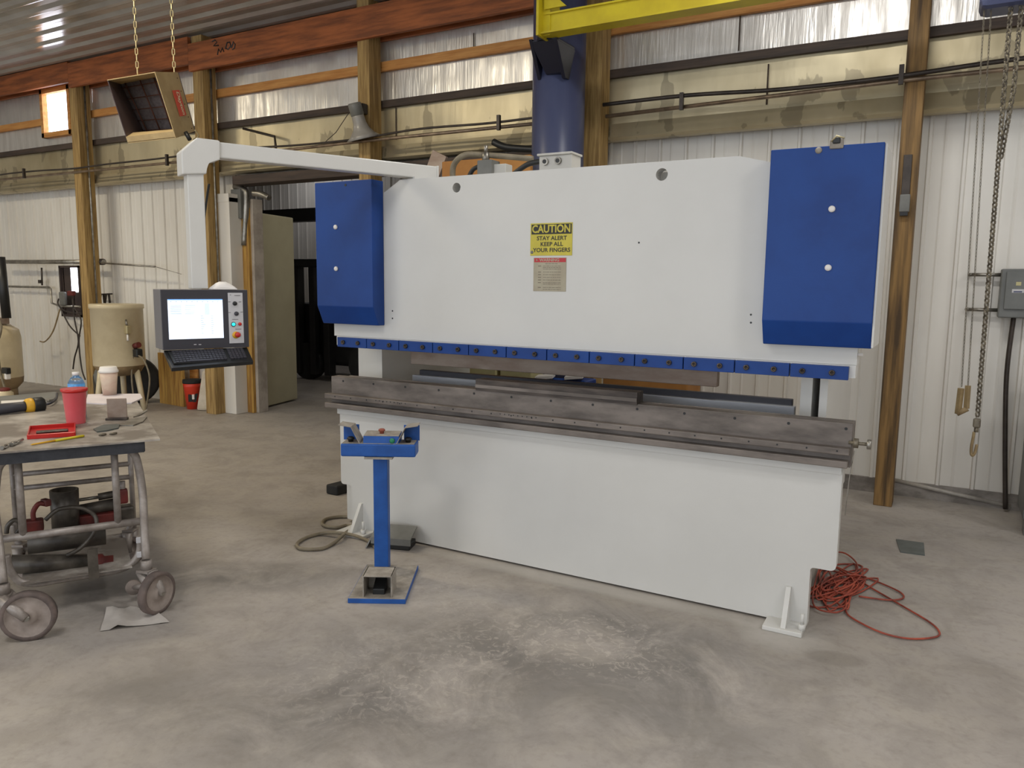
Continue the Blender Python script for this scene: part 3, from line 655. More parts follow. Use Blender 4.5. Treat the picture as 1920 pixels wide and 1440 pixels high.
# keyboard tray
b1=CF_(307,657,-.02); b2=CF_(463,651,-.02); f1=FV(322,690,EP+AN*(fo+.15),AN); f2=FV(475,677,EP+AN*(fo+.15),AN)
tn=(b2-b1).cross(f1-b1).normalized(); tn=tn if tn.z>0 else -tn
m=MB(); m.hexa([b1-tn*.02,b2-tn*.02,f2-tn*.02,f1-tn*.02],[b1,b2,f2,f1],'black',.002); tray=part('keyboard_tray',m,cp)
m=MB(); K=lambda s,t_: b1.lerp(b2,s).lerp(f1.lerp(f2,s),t_)
kx=(b2-b1).normalized(); ky=(f1-b1).normalized()
for rr in range(6):
    n=21
    for k in range(n):
        if k in (15,) or (rr==5 and 4<=k<=9): continue
        s=.07+.86*k/n; t_=.2+.115*rr
        m.box(K(s+.02,t_)+tn*.006,(.014,.0145,.010),'dgrey',(kx,ky,tn),.001)
m.box(K(.36,.775)+tn*.006,(.1,.0145,.010),'dgrey',(kx,ky,tn),.001)
m.box(K(.5,.5)+tn*.002,((b2-b1).length*.9,.125,.006),'black',(kx,ky,tn),.002)
kb=part('keyboard',m,tray)
# rag on console
t=MB(); r=random.Random(4); c=CF_(404,540,-.04); c.z=1.553
g={}
for i in range(9):
    for j in range(7):
        a=(i-4)/4; b=(j-3)/3; h=max(0,.035*(1-a*a*.9)*(1-b*b*.8))+r.uniform(0,.006)
        g[i,j]=t.bm.verts.new(c+AD*(a*.06+.035)+AN*(b*.045)+V((0,0,.001+h)))
mi=t.mi('white')
for i in range(8):
    for j in range(6): f=t.bm.faces.new((g[i,j],g[i+1,j],g[i+1,j+1],g[i,j+1])); f.material_index=mi; f.smooth=True
bo=[g[i,0] for i in range(9)]+[g[8,j] for j in range(1,7)]+[g[i,6] for i in range(7,-1,-1)]+[g[0,j] for j in range(5,0,-1)]
low=[t.bm.verts.new((v.co.x,v.co.y,1.553)) for v in bo]; n=len(bo)
for i in range(n): f=t.bm.faces.new((bo[i],bo[(i+1)%n],low[(i+1)%n],low[i])); f.material_index=mi
t.bm.faces.new(low[::-1]).material_index=mi
single('work_rag',t,'crumpled white rag lying on top of the control console','rag')
m=MB(); p=CF_(396,541,-.03); m.tube(spline([FY(405,330,6.0)*0+PA(392,345,-.06),PA(388,370,-.06),PA(382,420,-.05),PA(381,480,-.05)],5),.006,'black',6); single('control_cable',m,'thin black cable looping beside the pendant drop tube','cable')
# ------------------------------------------------------------------ two-hand stand
e=V((.877,.48,0)).normalized(); nf=V((.48,-.877,0)).normalized()
FL=FZ(652,1131); FR=FZ(761,1131); BR=FZ(777,1066)
ts=thing('two_hand_stand','blue two-hand control pedestal in front of the press','control stand',(FL+BR)/2)
cen=(FL+BR)/2; wd=(FR-FL).length; dp=abs((BR-FR).dot(nf))
m=MB(); m.box(FL+e*(wd/2)-nf*(dp/2)+V((0,0,.012)),(wd,dp,.024),'sblue',(e,nf,Z3),.002); bp=part('base_plate',m,ts)
m=MB(); m.box(FL+e*(wd/2)-nf*(dp/2)+V((0,0,.0245)),(wd-.006,dp-.006,.002),'dust',(e,nf,Z3)); part('dust_layer',m,bp)
cb_=V((-2.635,3.215,0))
m=MB(); m.box(cb_+V((0,0,.37)),(.078,.07,.70),'sblue',(e,nf,Z3),.004); part('column',m,ts)
bc=cb_+nf*.03; ztop=FV(716,832,bc+nf*.05,nf).z; zbot=FV(716,856,bc+nf*.05,nf).z
m=MB(); m.box(bc+V((0,0,zbot-.008)),(.15,.12,.012),'dust',(e,nf,Z3)); part('mount_plate',m,ts)
hw=.2
m=MB(); m.box(bc+V((0,0,(ztop+zbot)/2)),(2*hw,.13,ztop-zbot),'sblue',(e,nf,Z3),.008); bx=part('control_box',m,ts)
m=MB(); m.box(bc+V((0,0,ztop+.001)),(2*hw-.014,.118,.003),'dust',(e,nf,Z3),.001); part('dusty_top',m,bx)
m=MB(); m.prism([bc+nf*.055+V((0,0,ztop))-e*.09+e*.01,bc+nf*.05+V((0,0,ztop+.04))-e*.09+e*.01,bc-nf*.055+V((0,0,ztop+.05))-e*.09+e*.01,bc-nf*.055+V((0,0,ztop))-e*.09+e*.01],e*.19,'sblue'); mid=part('raised_panel',m,bx)
m=MB(); m.prism([bc+nf*.048+V((0,0,ztop+.0405))-e*.079,bc+nf*.048+V((0,0,ztop+.0425))-e*.079,bc-nf*.052+V((0,0,ztop+.0515))-e*.079,bc-nf*.052+V((0,0,ztop+.0495))-e*.079],e*.188,'dust'); part('dusty_face',m,mid)
p=bc+e*.01+V((0,0,ztop+.046)); m=MB(); m.lathe([(.012,0),(.012,.012),(.018,.014),(.018,.022),(.012,.026),(0,.026)],p,'brownred',14); part('stop_button',m,bx,'worn red mushroom button')
p=bc+nf*.055+e*.075+V((0,0,ztop+.018)); m=MB(); m.lathe([(.014,0),(.014,.006),(.009,.009),(0,.009)],p,'green',14,nf); part('green_button',m,bx,'green button')
for s in (-1,1):
    p=bc+e*(s*.155)+nf*.015+V((0,0,ztop)); m=MB(); m.lathe([(.014,0),(.014,.014),(.02,.016),(.02,.024),(.012,.03),(0,.03)],p,'black',14); part('palm_button',m,bx)
    m=MB(); gp=[(.105,.0),(.108,.003),(.152,.088),(.215,.10),(.216,.103),(.150,.092),(.102,.0)]
    m.prism([bc+e*(s*a)+nf*.062+V((0,0,ztop+z)) for a,z in ((.100,.0),(.145,.088),(.212,.098),(.212,.101),(.143,.092),(.096,.0))],-nf*.11,'dust'); part('button_guard',m,bx)
    m=MB(); m.box(bc+e*(s*.165)-nf*.05+V((0,0,ztop+.042)),(.085,.006,.085),'sblue',(e,nf,Z3)); part('guard_back',m,bx)
# foot pedal guard on base
ga=FZ(680,1120,.024); gb_=FZ(738,1121,.024); gw=.148; gh=.112; gd=.13
gc=ga+e*(gw/2)-nf*(gd/2)
m=MB()
for s in (-1,1): m.box(gc+e*(s*(gw/2-.003))+V((0,0,gh/2)),(.006,gd,gh),'dust',(e,nf,Z3))
m.box(gc+V((0,0,gh-.003)),(gw,gd,.006),'dust',(e,nf,Z3),.002); m.box(gc-nf*(gd/2-.003)+V((0,0,gh/2)),(gw,.006,gh),'dust',(e,nf,Z3))
pg=part('pedal_guard',m,ts,'dusty metal pedal hood')
m=MB(); m.prism([gc+e*(-.03)+nf*.03+V((0,0,.0)),gc+e*(-.03)+nf*.03+V((0,0,.03)),gc+e*(-.03)-nf*.05+V((0,0,.06)),gc+e*(-.03)-nf*.05],e*.06,'black',.003); part('pedal',m,pg)
# grey cable
def gp(u,v,z=.012): return FZ(u,v,z)
m=MB(); m.tube(spline([gp(713,1040),gp(705,1028),gp(690,1014),gp(660,1003,.02),gp(630,999,.03),gp(600,1001),gp(572,1009),gp(557,1020),gp(562,1028),gp(582,1030),gp(606,1028),gp(625,1019),gp(640,1006,.03),gp(652,996),gp(662,988),gp(650,985),gp(632,989),gp(612,987),gp(604,981),gp(612,973),gp(635,969),gp(656,969)],6),.011,'cable',8); single('power_cable',m,'grey cable looping on the floor behind the blue pedestal','cable')
# foot switch behind stand
a=FZ(742,1031); fe=V((.95,.31,0)).normalized(); fn=V((.31,-.95,0)).normalized()
t=thing('foot_switch','dark hooded foot switch on the floor behind the blue pedestal','foot switch',FZ(738,1020))
c=FZ(735,1028)-fn*.035
m=MB(); m.box(c+V((0,0,.022)),(.24,.12,.04),'black',(fe,fn,Z3),.006); part('switch_body',m,t)
m=MB(); m.prism([c-fe*.12+fn*.075+V((0,0,.035)),c-fe*.12+fn*.075+V((0,0,.075)),c-fe*.12-fn*.055+V((0,0,.12)),c-fe*.12-fn*.055+V((0,0,.112)),c-fe*.12+fn*.066+V((0,0,.07)),c-fe*.12+fn*.068+V((0,0,.035))],fe*.25,'grey'); part('hood',m,t)
m=MB(); b=c-fe*.125; m.prism([b-fe*.03+fn*.08+V((0,0,.004)),b-fe*.03-fn*.06+V((0,0,.004)),b-fn*.05+V((0,0,.13)),b+fn*.06+V((0,0,.07))],fe*.008,'grey'); part('side_flap',m,t)
# black block
b0=FZ(611,926); b1_=FZ(632,930); b2_=FZ(662,922); 
m=MB(); h=.075; bl=FZ(610,911,.0)
q0,q1,q2=b0,b1_,b2_; q3=q0+(q2-q1)
m.hexa([q0,q1,q2,q3],[p+V((0,0,h)) for p in (q0,q1,q2,q3)],'rubber',.012); single('rubber_block',m,'black rubber block on the floor left of the press','block')
# ------------------------------------------------------------------ orange cord
cordpts=[(1560,1035),(1600,1062),(1612,1080),(1590,1115),(1540,1140),(1520,1142),(1545,1148),(1575,1140),(1600,1120),(1605,1090),(1580,1085),(1550,1100),(1525,1120)]
r=random.Random(11); pts=[]
for k in range(52):
    a=k*2.0+r.uniform(-.7,.7); rad=r.uniform(.35,1.0) if k%4 else r.uniform(.1,.5)
    u=1576+math.cos(a)*rad*66+r.uniform(-8,8); v=1100+math.sin(a)*rad*50-(math.cos(a)*rad*8)
    p=FZ(u,v,.007+r.random()*.05*(1.1-rad)); p.x=max(p.x,-.53)
    if p.x<-.47: p.y=max(p.y,3.80)
    pts.append(p)
for u,v in ((1545,1045),(1580,1036),(1606,1056),(1600,1075),(1560,1060),(1535,1062),(1524,1130),(1560,1148),(1585,1140)):
    p=FZ(u,v,.02); p.x=max(p.x,-.53); pts.append(p)
tail=[FZ(u,v,.009) for u,v in ((1585,1120),(1586,1145),(1600,1160),(1650,1185),(1700,1197),(1745,1196),(1762,1188),(1745,1168),(1690,1135),(1630,1100),(1600,1080),(1620,1082),(1660,1097),(1690,1112),(1692,1122),(1665,1125),(1610,1118))]
m=MB(); m.tube(spline(pts+tail,6),.0047,'cord',7); single('extension_cord',m,'tangled orange extension cord on the floor right of the press','cord')
# floor plate
a,b,c,d=[FZ(u,v,.004) for u,v in((1680,1011),(1732,1018),(1734,1041),(1688,1035))]
m=MB(); m.hexa([V((p.x,p.y,.0)) for p in (d,c,b,a)],[V((p.x,p.y,.006)) for p in (d,c,b,a)],'fplate'); single('floor_plate',m,'small grey steel plate lying on the floor at right','plate')
# ------------------------------------------------------------------ jib crane
jb=thing('jib_crane','thick blue steel column with yellow jib boom behind the press','jib crane',(-2.91,5.85,0))
m=MB(); m.cyl((-2.905,5.85,0),(-2.905,5.85,4.3),.215,'colblue',40); part('column',m,jb)
yb=5.33
m=MB(); m.mm((-2.82,yb-.05,3.43),(-2.80,yb+.3,4.2),'yellow'); m.mm((-2.80,yb+.02,3.44),(-2.74,yb+.04,4.2),'yellow'); m.prism([(-2.78,yb,3.62),(-2.78,yb,3.78),(-2.6,yb,3.62)],(0,.015,0),'yellow'); part('boom_end_bracket',m,jb)
m=MB()
m.mm((-2.78,yb+.03,3.46),(1.5,yb+.045,3.588),'yellow'); m.mm((-2.80,yb-.02,3.445),(1.5,yb+.12,3.458),'yellow'); m.mm((-2.78,yb+.01,3.585),(1.5,yb+.10,3.597),'yellow'); part('boom',m,jb,'yellow boom beam')
m=MB()
tl=FY(991,74,5.42); tr_=FY(1044,72,5.42); bl_=FY(1008,150,5.64); br_=FY(1060,146,5.64)
m.hexa([bl_,V((bl_.x+.03,5.64,bl_.z)),V((bl_.x+.03,5.80,bl_.z)),V((bl_.x,5.80,bl_.z))],[tl,V((tl.x+.03,5.42,tl.z)),V((tl.x+.03,5.80,tl.z)),V((tl.x,5.80,tl.z))],'braket',.004)
m.hexa([V((br_.x-.03,5.64,br_.z)),br_,V((br_.x,5.80,br_.z)),V((br_.x-.03,5.80,br_.z))],[V((tr_.x-.03,5.42,tr_.z)),tr_,V((tr_.x,5.80,tr_.z)),V((tr_.x-.03,5.80,tr_.z))],'braket',.004)
m.hexa([V((tl.x+.05,5.62,tl.z-.22)),V((tr_.x-.03,5.62,tl.z-.22)),V((tr_.x-.03,5.75,tl.z-.22)),V((tl.x+.05,5.75,tl.z-.22))],[V((tl.x,5.43,tl.z-.01)),V((tr_.x,5.43,tl.z-.01)),V((tr_.x,5.75,tl.z+.0)),V((tl.x,5.75,tl.z+.0))],'braket',.01)
m.cyl((tl.x+.13,5.5,tl.z-.02),(tl.x+.13,5.5,tl.z+.06),.09,'braket',16); part('lower_bracket',m,jb,'dark tapered bracket')
# hoist and chains
ht=thing('chain_hoist','chain hoist on the yellow boom, at the top right','hoist',(.17,yb,3.1))
m=MB(); m.box((.17,yb+.05,3.27),(.30,.24,.20),'colblue',None,.04); part('hoist_body',m,ht)
m=MB(); m.mm((.10,yb+.0,3.35),(.24,yb+.1,3.44),'pipe'); part('trolley',m,ht)
m=MB(); chain(m,(.175,yb,3.2),(.195,yb,.84),.025,.034,.0056,'chaind'); part('load_chain',m,ht)
m=MB(); chain(m,(.225,yb,3.2),(.225,yb,2.72),.025,.034,.0056,'chaind'); chain(m,(.225,yb,2.72),(.195,yb+.03,2.35),.025,.034,.0056,'chaind'); part('slack_chain',m,ht)
m=MB(); m.box((.195,yb,.80),(.04,.035,.055),'chaind',None,.008); m.cyl((.195,yb,.775),(.195,yb,.745),.012,'chaind',8)
hk=[(.185,.745),(.182,.70),(.178,.655),(.180,.61),(.190,.60),(.200,.625),(.205,.67)]
m.tube(spline([(x,yb,z) for x,z in hk],4),.008,'woodh',8); part('hook',m,ht,'hook on the chain end')
pt=thing('pull_handle','small wooden pull handle hung on two thin cords beside the chain','pull handle',(.11,yb,.88))
for (u0,v0,u1,v1) in ((1849,-40,1803,725),(1862,-40,1815,722)):
    m=MB(); chain(m,FY(u0,v0,yb),FY(u1,v1,yb),.02,.011,.0018,'chaind'); part('hand_cord',m,pt)
a=FY(1802,728,yb);b=FY(1815,723,yb); c=FY(1796,776,yb); d=FY(1812,766,yb)
m=MB(); m.tube([a,c],.018,'woodh',4); part('handle_plate',m,pt); m=MB(); m.tube([b,d],.016,'woodh',4); part('handle_plate',m,pt)
m=MB(); m.tube([c+V((-.006,0,0)),d+V((.006,0,0))],.016,'woodh',8); part('grip',m,pt)
# dark bracket on right post
a=FY(1703,290,YP-.01); b=FY(1695,398,YP-.01); c=FY(1698,365,YP-.02)
t=thing('post_bracket','dark steel strap bracket on the post right of the press','bracket',b)
m=MB(); m.box((a+b)/2,(.055,.012,a.z-b.z),'pipe',((a-b).normalized().cross(Y1).normalized(),Y1,(a-b).normalized()),.004); part('strap',m,t)
m=MB(); m.box((c+b)/2+V((0,-.015,0)),(.065,.03,.12),'grey',None,.005); m.box(b+V((0,-.01,-.01)),(.05,.04,.03),'black'); part('latch_box',m,t)
# electric box
ex0,ex1,ez0,ez1=.30,.68,1.40,1.74
t=thing('electric_box','grey electrical box on the right wall, at the picture edge','electric box',((ex0+ex1)/2,YW-.07,1.4))
m=MB(); m.mm((ex0,YW-.15,ez0),(ex1,YW-.02,ez1),'ebox',.008); part('enclosure',m,t)
m=MB(); m.mm((ex0+.03,YW-.165,ez0+.06),(ex1-.0,YW-.15,ez1-.02),'ebox',.004); dr=part('door',m,t)
m=MB(); m.mm((ex0+.07,YW-.167,1.575),(ex0+.14,YW-.165,1.60),'panel'); m.mm((ex0+.08,YW-.168,1.578),(ex0+.13,YW-.1665,1.587),'colblue'); m.mm((ex0+.09,YW-.167,1.625),(ex0+.12,YW-.165,1.65),'cream'); part('door_label',m,dr)
for z in (1.70,1.45):
    m=MB(); m.cyl((ex0-.18,YW-.06,z),(ex0+.0,YW-.06,z),.013,'galv',8); m.tube([(ex0-.17,YW-.06,z),(ex0-.185,YW-.05,z),(ex0-.19,YW-.02,z)],.013,'galv',8); part('conduit_stub',m,t)
m=MB(); p0=FY(1900,600,YW-.06); m.tube(spline([(p0.x,YW-.08,1.42),(p0.x-.01,YW-.08,1.0),(p0.x+.02,YW-.09,.5),(p0.x+.06,YW-.1,.02)],6),.016,'pipe',8); single('drop_cable',m,'dark cable dropping from the grey electrical box to the floor','cable')
t=thing('dark_cabinet','dark machine corner on the floor at the right picture edge','machine',(.75,6.2,0))
m=MB(); m.mm((.52,5.9,.1),(1.2,6.35,1.0),'ebox',.01); part('body',m,t)
m=MB(); m.mm((.53,5.88,0),(.63,6.0,.1),'grey',.005); m.mm((.60,5.86,.03),(1.2,5.9,.10),'black'); part('foot',m,t)
# ------------------------------------------------------------------ loudspeaker
p=FY(683,195,6.0); q_=FY(678,248,5.85)
t=thing('horn_speaker','grey horn loudspeaker clamped to a wall post','loudspeaker',p)
sa=FY(665,196,6.0); ax=V((.02,.34,-1)).normalized(); hl=.325
ax=V((.10,.30,-1)).normalized()
m=MB(); m.lathe([(.062,.10),(.062,.12),(.066,hl*.55),(.085,hl*.72),(.12,hl*.87),(.175,hl),(.168,hl),(.11,hl*.85),(.05,hl*.6),(0,hl*.5)],sa,'horn',28,ax); part('horn',m,t)
m=MB(); m.lathe([(.0,-.015),(.06,-.015),(.066,0),(.066,.10),(.058,.11)],sa,'grey',20,ax); part('driver',m,t)
m=MB(); m.box(FY(676,205,6.09),(.12,.08,.1),'pipe',None,.01); part('clamp',m,t)
m=MB(); m.tube([FY(655,210,6.05),FY(630,248,6.05),FY(610,266,6.1)],.004,'pipe',5); part('speaker_wire',m,t)
# ------------------------------------------------------------------ hanging heater
DH=6.2
TL,TR,BRh,BLh=FD(201,151,DH+.05),FD(291,136,DH-.10),FD(330,259,DH+.12),FD(240,269,DH+.27)
bTR,bBR=FD(334,137,DH+.24),FD(365,246,DH+.42); bTL,bBL=FD(226,158,DH+.42),FD(270,249,DH+.58)
ht=thing('infrared_heater','tan infrared heater hanging by chains from the ceiling','heater',(bTR+BLh)/2)
def slab(mb,pts,th,m_,m2=None):
    n=(pts[1]-pts[0]).cross(pts[2]-pts[0]).normalized()*th; mb.hexa([p for p in pts],[p+n for p in pts],m_)
m=MB(); slab(m,[TR,bTR,bBR,BRh],.006,'heater'); sp=part('side_panel',m,ht,'tan side panel')
m=MB(); slab(m,[TL,TR,bTR,bTL],.006,'heater'); part('top_panel',m,ht)
m=MB(); slab(m,[TL,BLh,bBL,bTL],.006,'heaterin'); part('side_panel',m,ht,'grey inner side panel')
m=MB(); slab(m,[BLh,BRh,bBR,bBL],.006,'heater'); part('bottom_panel',m,ht)
m=MB(); slab(m,[bTL,bTR,bBR,bBL],.01,'burner'); bt=part('burner',m,ht,'dark ceramic burner')
m=MB(); fw=(TL+TR+BRh+BLh)/4-(bTL+bTR+bBR+bBL)/4; fw=fw*.12
for s in (.12,.38,.62,.88): m.tube([bTL.lerp(bTR,s)+fw,bBL.lerp(bBR,s)+fw],.006,'rustwire',6)
for s in (.08,.3,.52,.74,.94): m.tube([bTL.lerp(bBL,s)+fw,bTR.lerp(bBR,s)+fw],.004,'rustwire',6)
part('wire_grille',m,ht)
m=MB(); a=BLh.lerp(TL,.02); b=BRh.lerp(TR,.02); a2=bBL.lerp(bTL,.02); b2=bBR.lerp(bTR,.02)
m.hexa([a,b,b2.lerp(b,.6),a2.lerp(a,.6)],[x+(TL-BLh).normalized()*.045 for x in (a,b,b2.lerp(b,.6),a2.lerp(a,.6))],'heater'); part('lower_flange',m,ht)
pn=(bTR-TR).cross(BRh-TR).normalized(); 
if pn.dot(O-TR)<0: pn=-pn
SP=lambda s,t_: TR.lerp(bTR,s).lerp(BRh.lerp(bBR,s),t_)
m=MB(); l=[SP(.46,.28),SP(.78,.28),SP(.78,.70),SP(.46,.70)]; m.hexa([x+pn*.007 for x in l],[x+pn*.009 for x in l],'dlabel'); lb=part('name_label',m,sp,'orange-red maker label')
ydir=(l[1]-l[0]).normalized(); xdir=(l[3]-l[0]).normalized(); me=text_mesh('Dayton',.085,.002,.2)
xs=[v.co.x for v in me.vertices]; sc=(l[3]-l[0]).length*.9/(max(xs)-min(xs))
m=MB(); m.merge_mesh(me,frame((l[0]+l[1]+l[2]+l[3])/4+ydir*.015+pn*.0105,xdir*sc,ydir*sc,pn),'dtext'); part('lettering',m,lb)
m=MB(); a=FD(258,140,DH+.1); a2=V((a.x,a.y,4.36)); chain(m,a,a2,.05,.026,.004,'chainl'); part('hanging_chain',m,ht)
m=MB(); a=FD(327,139,DH+.2); a2=V((a.x,a.y,4.36)); chain(m,a,a2,.05,.028,.0045,'chainl'); part('hanging_chain',m,ht)
m=MB(); m.tube(spline([bBR+V((0,0,.01)),FD(372,255,DH+.45),FD(362,262,DH+.45)],4),.006,'chainl',6); m.cyl(FD(348,248,DH+.2),FD(356,262,DH+.2),.018,'black',10); part('gas_fitting',m,ht)
# ------------------------------------------------------------------ cart table
A2=V((.504,.864,0)).normalized(); B2=V((-.864,.504,0)).normalized(); Q=V((-3.335,2.375,0))
def CT(a,b,z): return Q-A2*a+B2*b+V((0,0,z))
ct=thing('cart_table','grey tubular rolling cart with a worn steel sheet top','cart table',CT(.4,.3,0))
m=MB(); m.hexa([CT(1.25,0,.812),CT(0,0,.812),CT(0,1.60,.812),CT(1.25,1.60,.812)],[CT(1.25,0,.82),CT(0,0,.82),CT(0,1.60,.82),CT(1.25,1.60,.82)],'tabletop'); part('table_top',m,ct)
m=MB(); m.box(CT(.66,.055,.782),(1.18,.05,.055),'cartdk',(A2,B2,Z3)); m.box(CT(.09,.55,.782),(.05,1.0,.055),'cartdk',(A2,B2,Z3)); part('apron_rail',m,ct)
tr=.019
WL=FZ(57,1199); WR=FZ(296,1149); wl=depth(V((WL.x,WL.y,.112))); wr=depth(V((WR.x,WR.y,.10)))
LB=[FD(275,1072,wr+.03),FD(5,1085,wl)]
for q_i,(a,b) in enumerate(((.085,.10),(.70,.10))):
    s=1 if a<.4 else -1; lb_=LB[q_i]; lk=CT(a,.08,.55).lerp(V((lb_.x,lb_.y,.25)),.0)
    m=MB(); m.tube(spline([CT(a+s*.06,b,.765),CT(a+s*.02,b,.72),CT(a+.0,.08,.55),CT(a,.08,.55).lerp(V((lb_.x,lb_.y,.25)),.5),V((lb_.x,lb_.y,.25))],4),tr,'cart',10); m.cyl(V((lb_.x,lb_.y,.25)),V((lb_.x,lb_.y,.20)),.026,'cart',10); part('leg',m,ct)
for (a,b) in ((.20,.10),(.60,.10),(.10,.62),(.655,.62)):
    m=MB(); m.cyl(CT(a,b,.78),CT(a,b,.385 if b<.3 else .2),tr*.9 if b<.3 else .014,'cart',10); part('upright',m,ct)
m=MB(); m.cyl(CT(.085,.10,.388),CT(.72,.10,.388),tr,'cart',10); part('lower_rail',m,ct)
for z in (.575,.50):
    m=MB(); m.cyl(CT(.10,.62,z),CT(.655,.62,z),.014,'cart',8); part('back_rail',m,ct)
for b in (.10,.62):
    m=MB(); m.tube(spline([CT(.105,b,.31),CT(.115,b,.22),CT(.165,b,.165),CT(.25,b,.15),CT(.45,b,.15),CT(.57,b,.15),CT(.635,b,.18),CT(.665,b,.25),CT(.67,b,.31)],4),tr*.9,'cart',8); part('shelf_bow',m,ct)
m=MB(); m.hexa([CT(.62,.06,.165),CT(.15,.06,.165),CT(.15,.66,.165),CT(.62,.66,.165)],[CT(.62,.06,.17),CT(.15,.06,.17),CT(.15,.66,.17),CT(.62,.66,.17)],'tabletop'); part('lower_shelf',m,ct)
m=MB(); m.box(CT(.32,.05,.22),(.045,.008,.15),'junk',(A2,B2,Z3)); part('strap_iron',m,ct)
for z in (.30,.225):
    m=MB(); m.box(CT(.115,.07,z),(.022,.012,.03),'panel',(A2,B2,Z3),.003); part('leg_clip',m,ct)
def caster(c,wd_,r_,lab):
    # c: contact point ; wd_: axle direction
    m=MB(); w=V((c.x,c.y,r_)); t=wd_.normalized(); m.lathe([(.0,-.022),(r_*.3,-.022),(r_*.35,-.012),(r_*.78,-.012),(r_*.82,-.02),(r_,-.018),(r_,.018),(r_*.82,.02),(r_*.78,.012),(r_*.35,.012),(r_*.3,.022),(0,.022)],w,['wheel','wheel','wheel','wheel','tyre','tyre','tyre','wheel','wheel','wheel','wheel'],28,t); return m,w
def mkc(top,contact,axle,r_,nm):
    m=MB(); w=V((contact.x,contact.y,r_))
    t=axle.normalized()
    m,w=caster(contact,axle,r_,nm); o=part('caster_wheel',m,ct)
    m=MB()
    for s in (-1,1):
        m.tube([V((top.x,top.y,.19))+t*(s*.034),w+t*(s*.036)],[.028,.018],'cart',8)
    m.box(V((top.x,top.y,.197)),(.06,.07,.012),'cart',(V((t.y,-t.x,0)),t,Z3)); m.cyl(w-t*.04,w+t*.04,.012,'galv',10); part('fork',m,o)
dl=V((WL.x-LB[1].x,WL.y-LB[1].y,0)); mkc(LB[1],WL,V((.74,-.67,0)),.112,'a')
mkc(LB[0],WR,V((.98,.18,0)),.102,'b')
m=MB(); c=FZ(252,1128,.0); m.lathe([(0,-.012),(.036,-.012),(.038,0),(.036,.012),(0,.012)],V((c.x,c.y,.075)),'wheel',20,V((.6,-.8,0))); m.cyl(V((c.x,c.y,.075)),V((LB[0].x,LB[0].y,.12)),.012,'cart',8); part('brake_pedal',m,ct)
m=MB(); r_=.05
for a_,b_ in ((.12,.62),(.64,.62)): mkc(CT(a_,b_,0),CT(a_,b_,0),V((.5,-.86,0)),.075,'c')
m.bm.free()
# plastic film under caster
m=MB(); g={}; r=random.Random(8)
c0,c1,c2,c3=FZ(188,1185),FZ(318,1168),FZ(290,1145),FZ(200,1145)
for i in range(9):
    for j in range(5):
        p=c0.lerp(c1,i/8).lerp(c3.lerp(c2,i/8),j/4); g[i,j]=m.bm.verts.new((p.x,p.y,.004+(.02*abs(math.sin(i*.9+j)) if (j==4 or i in(2,3)) else r.uniform(0,.006))))
mi=m.mi('film')
for i in range(8):
    for j in range(4): f=m.bm.faces.new((g[i,j],g[i+1,j],g[i+1,j+1],g[i,j+1])); f.material_index=mi; f.smooth=True
single('plastic_sheet',m,'crumpled translucent plastic sheet on the floor under the cart caster','sheet')
# --- things on the lower shelf
NB=B2
def J(u,v,b=.33): return FV(u,v,Q+B2*b,NB)
SH='parts on the lower cart shelf'
t=thing('steel_pot','dark upright steel cup with a red fitting on the cart shelf','cylinder',J(122,1020,.36))
a=J(124,1000,.36); bq=J(120,918,.36); m=MB(); m.lathe([(0,0),(.062,0),(.066,(bq-a).length),(.056,(bq-a).length),(.052,.05),(0,.05)],a,'junk',24,(bq-a)); part('cup',m,t)
m=MB(); m.tube(spline([J(66,985,.27),J(62,962,.27),J(72,945,.27),J(84,945,.27)],4),.012,'redold',8); m.box(J(86,942,.28),(.05,.03,.035),'redold',None,.006); part('fitting',m,t,'red fitting')
def cyl_thing(name,u0,v0,u1,v1,r_,mt,label,b=.33,end=None):
    t=thing(name,label,'hydraulic cylinder',(J(u0,v0,b)+J(u1,v1,b))/2,SH); a=J(u0,v0,b); c=J(u1,v1,b)
    m=MB(); d=(c-a).normalized(); L=(c-a).length; m.lathe([(0,0),(r_,0),(r_,L),(r_*.8,L),(r_*.78,L-.03),(0,L-.03)],a,mt,20,d); part('barrel',m,t)
    return t,a,c
t,a,c=cyl_thing('hydraulic_cylinder',52,1020,198,1002,.052,'junk','thick dark cylinder lying under the lower cart rail',.30)
t,a,c=cyl_thing('hydraulic_cylinder',20,1058,172,1056,.046,'junk','lowest rusty cylinder with a red end cap on the cart shelf',.22)
m=MB(); m.lathe([(0,0),(.046,0),(.046,.05),(.034,.06),(.036,.10),(0,.10)],J(170,1056,.22),'redold',14,(J(190,1055,.22)-J(170,1056,.22))); part('end_cap',m,t,'red end cap')
t,a,c=cyl_thing('hydraulic_cylinder',126,962,215,945,.032,'junk','slim dark cylinder behind the steel cup on the cart shelf',.42)
t=thing('piston_rod','thin bright rod with a red clevis on the cart shelf','rod',J(180,935,.45))
m=MB(); m.cyl(J(124,941,.45),J(186,932,.45),.009,'galv',8); m.cyl(J(184,932,.45),J(216,926,.45),.02,'junk',10); part('rod',m,t)
m=MB(); m.box(J(228,930,.45),(.06,.05,.08),'redold',(A2,B2,Z3),.01); m.cyl(J(230,925,.45),J(229,902,.45),.015,'cart',8); part('clevis',m,t,'red clevis')
m=MB(); m.box(J(172,975,.40),(.24,.08,.07),'redold',(A2,B2,Z3),.006); single('red_bracket',m,'flat red steel bracket beneath the slim cylinder','bracket')
m=MB(); m.tube(spline([J(85,975,.2),J(110,955,.2),J(150,952,.2),J(176,965,.2),J(181,985,.18),J(172,1005,.18),J(150,1028,.18),J(125,1042,.18)],5),.010,'junk',8); single('hydraulic_hose',m,'grey hose bowing over the cylinders on the cart shelf','hose')
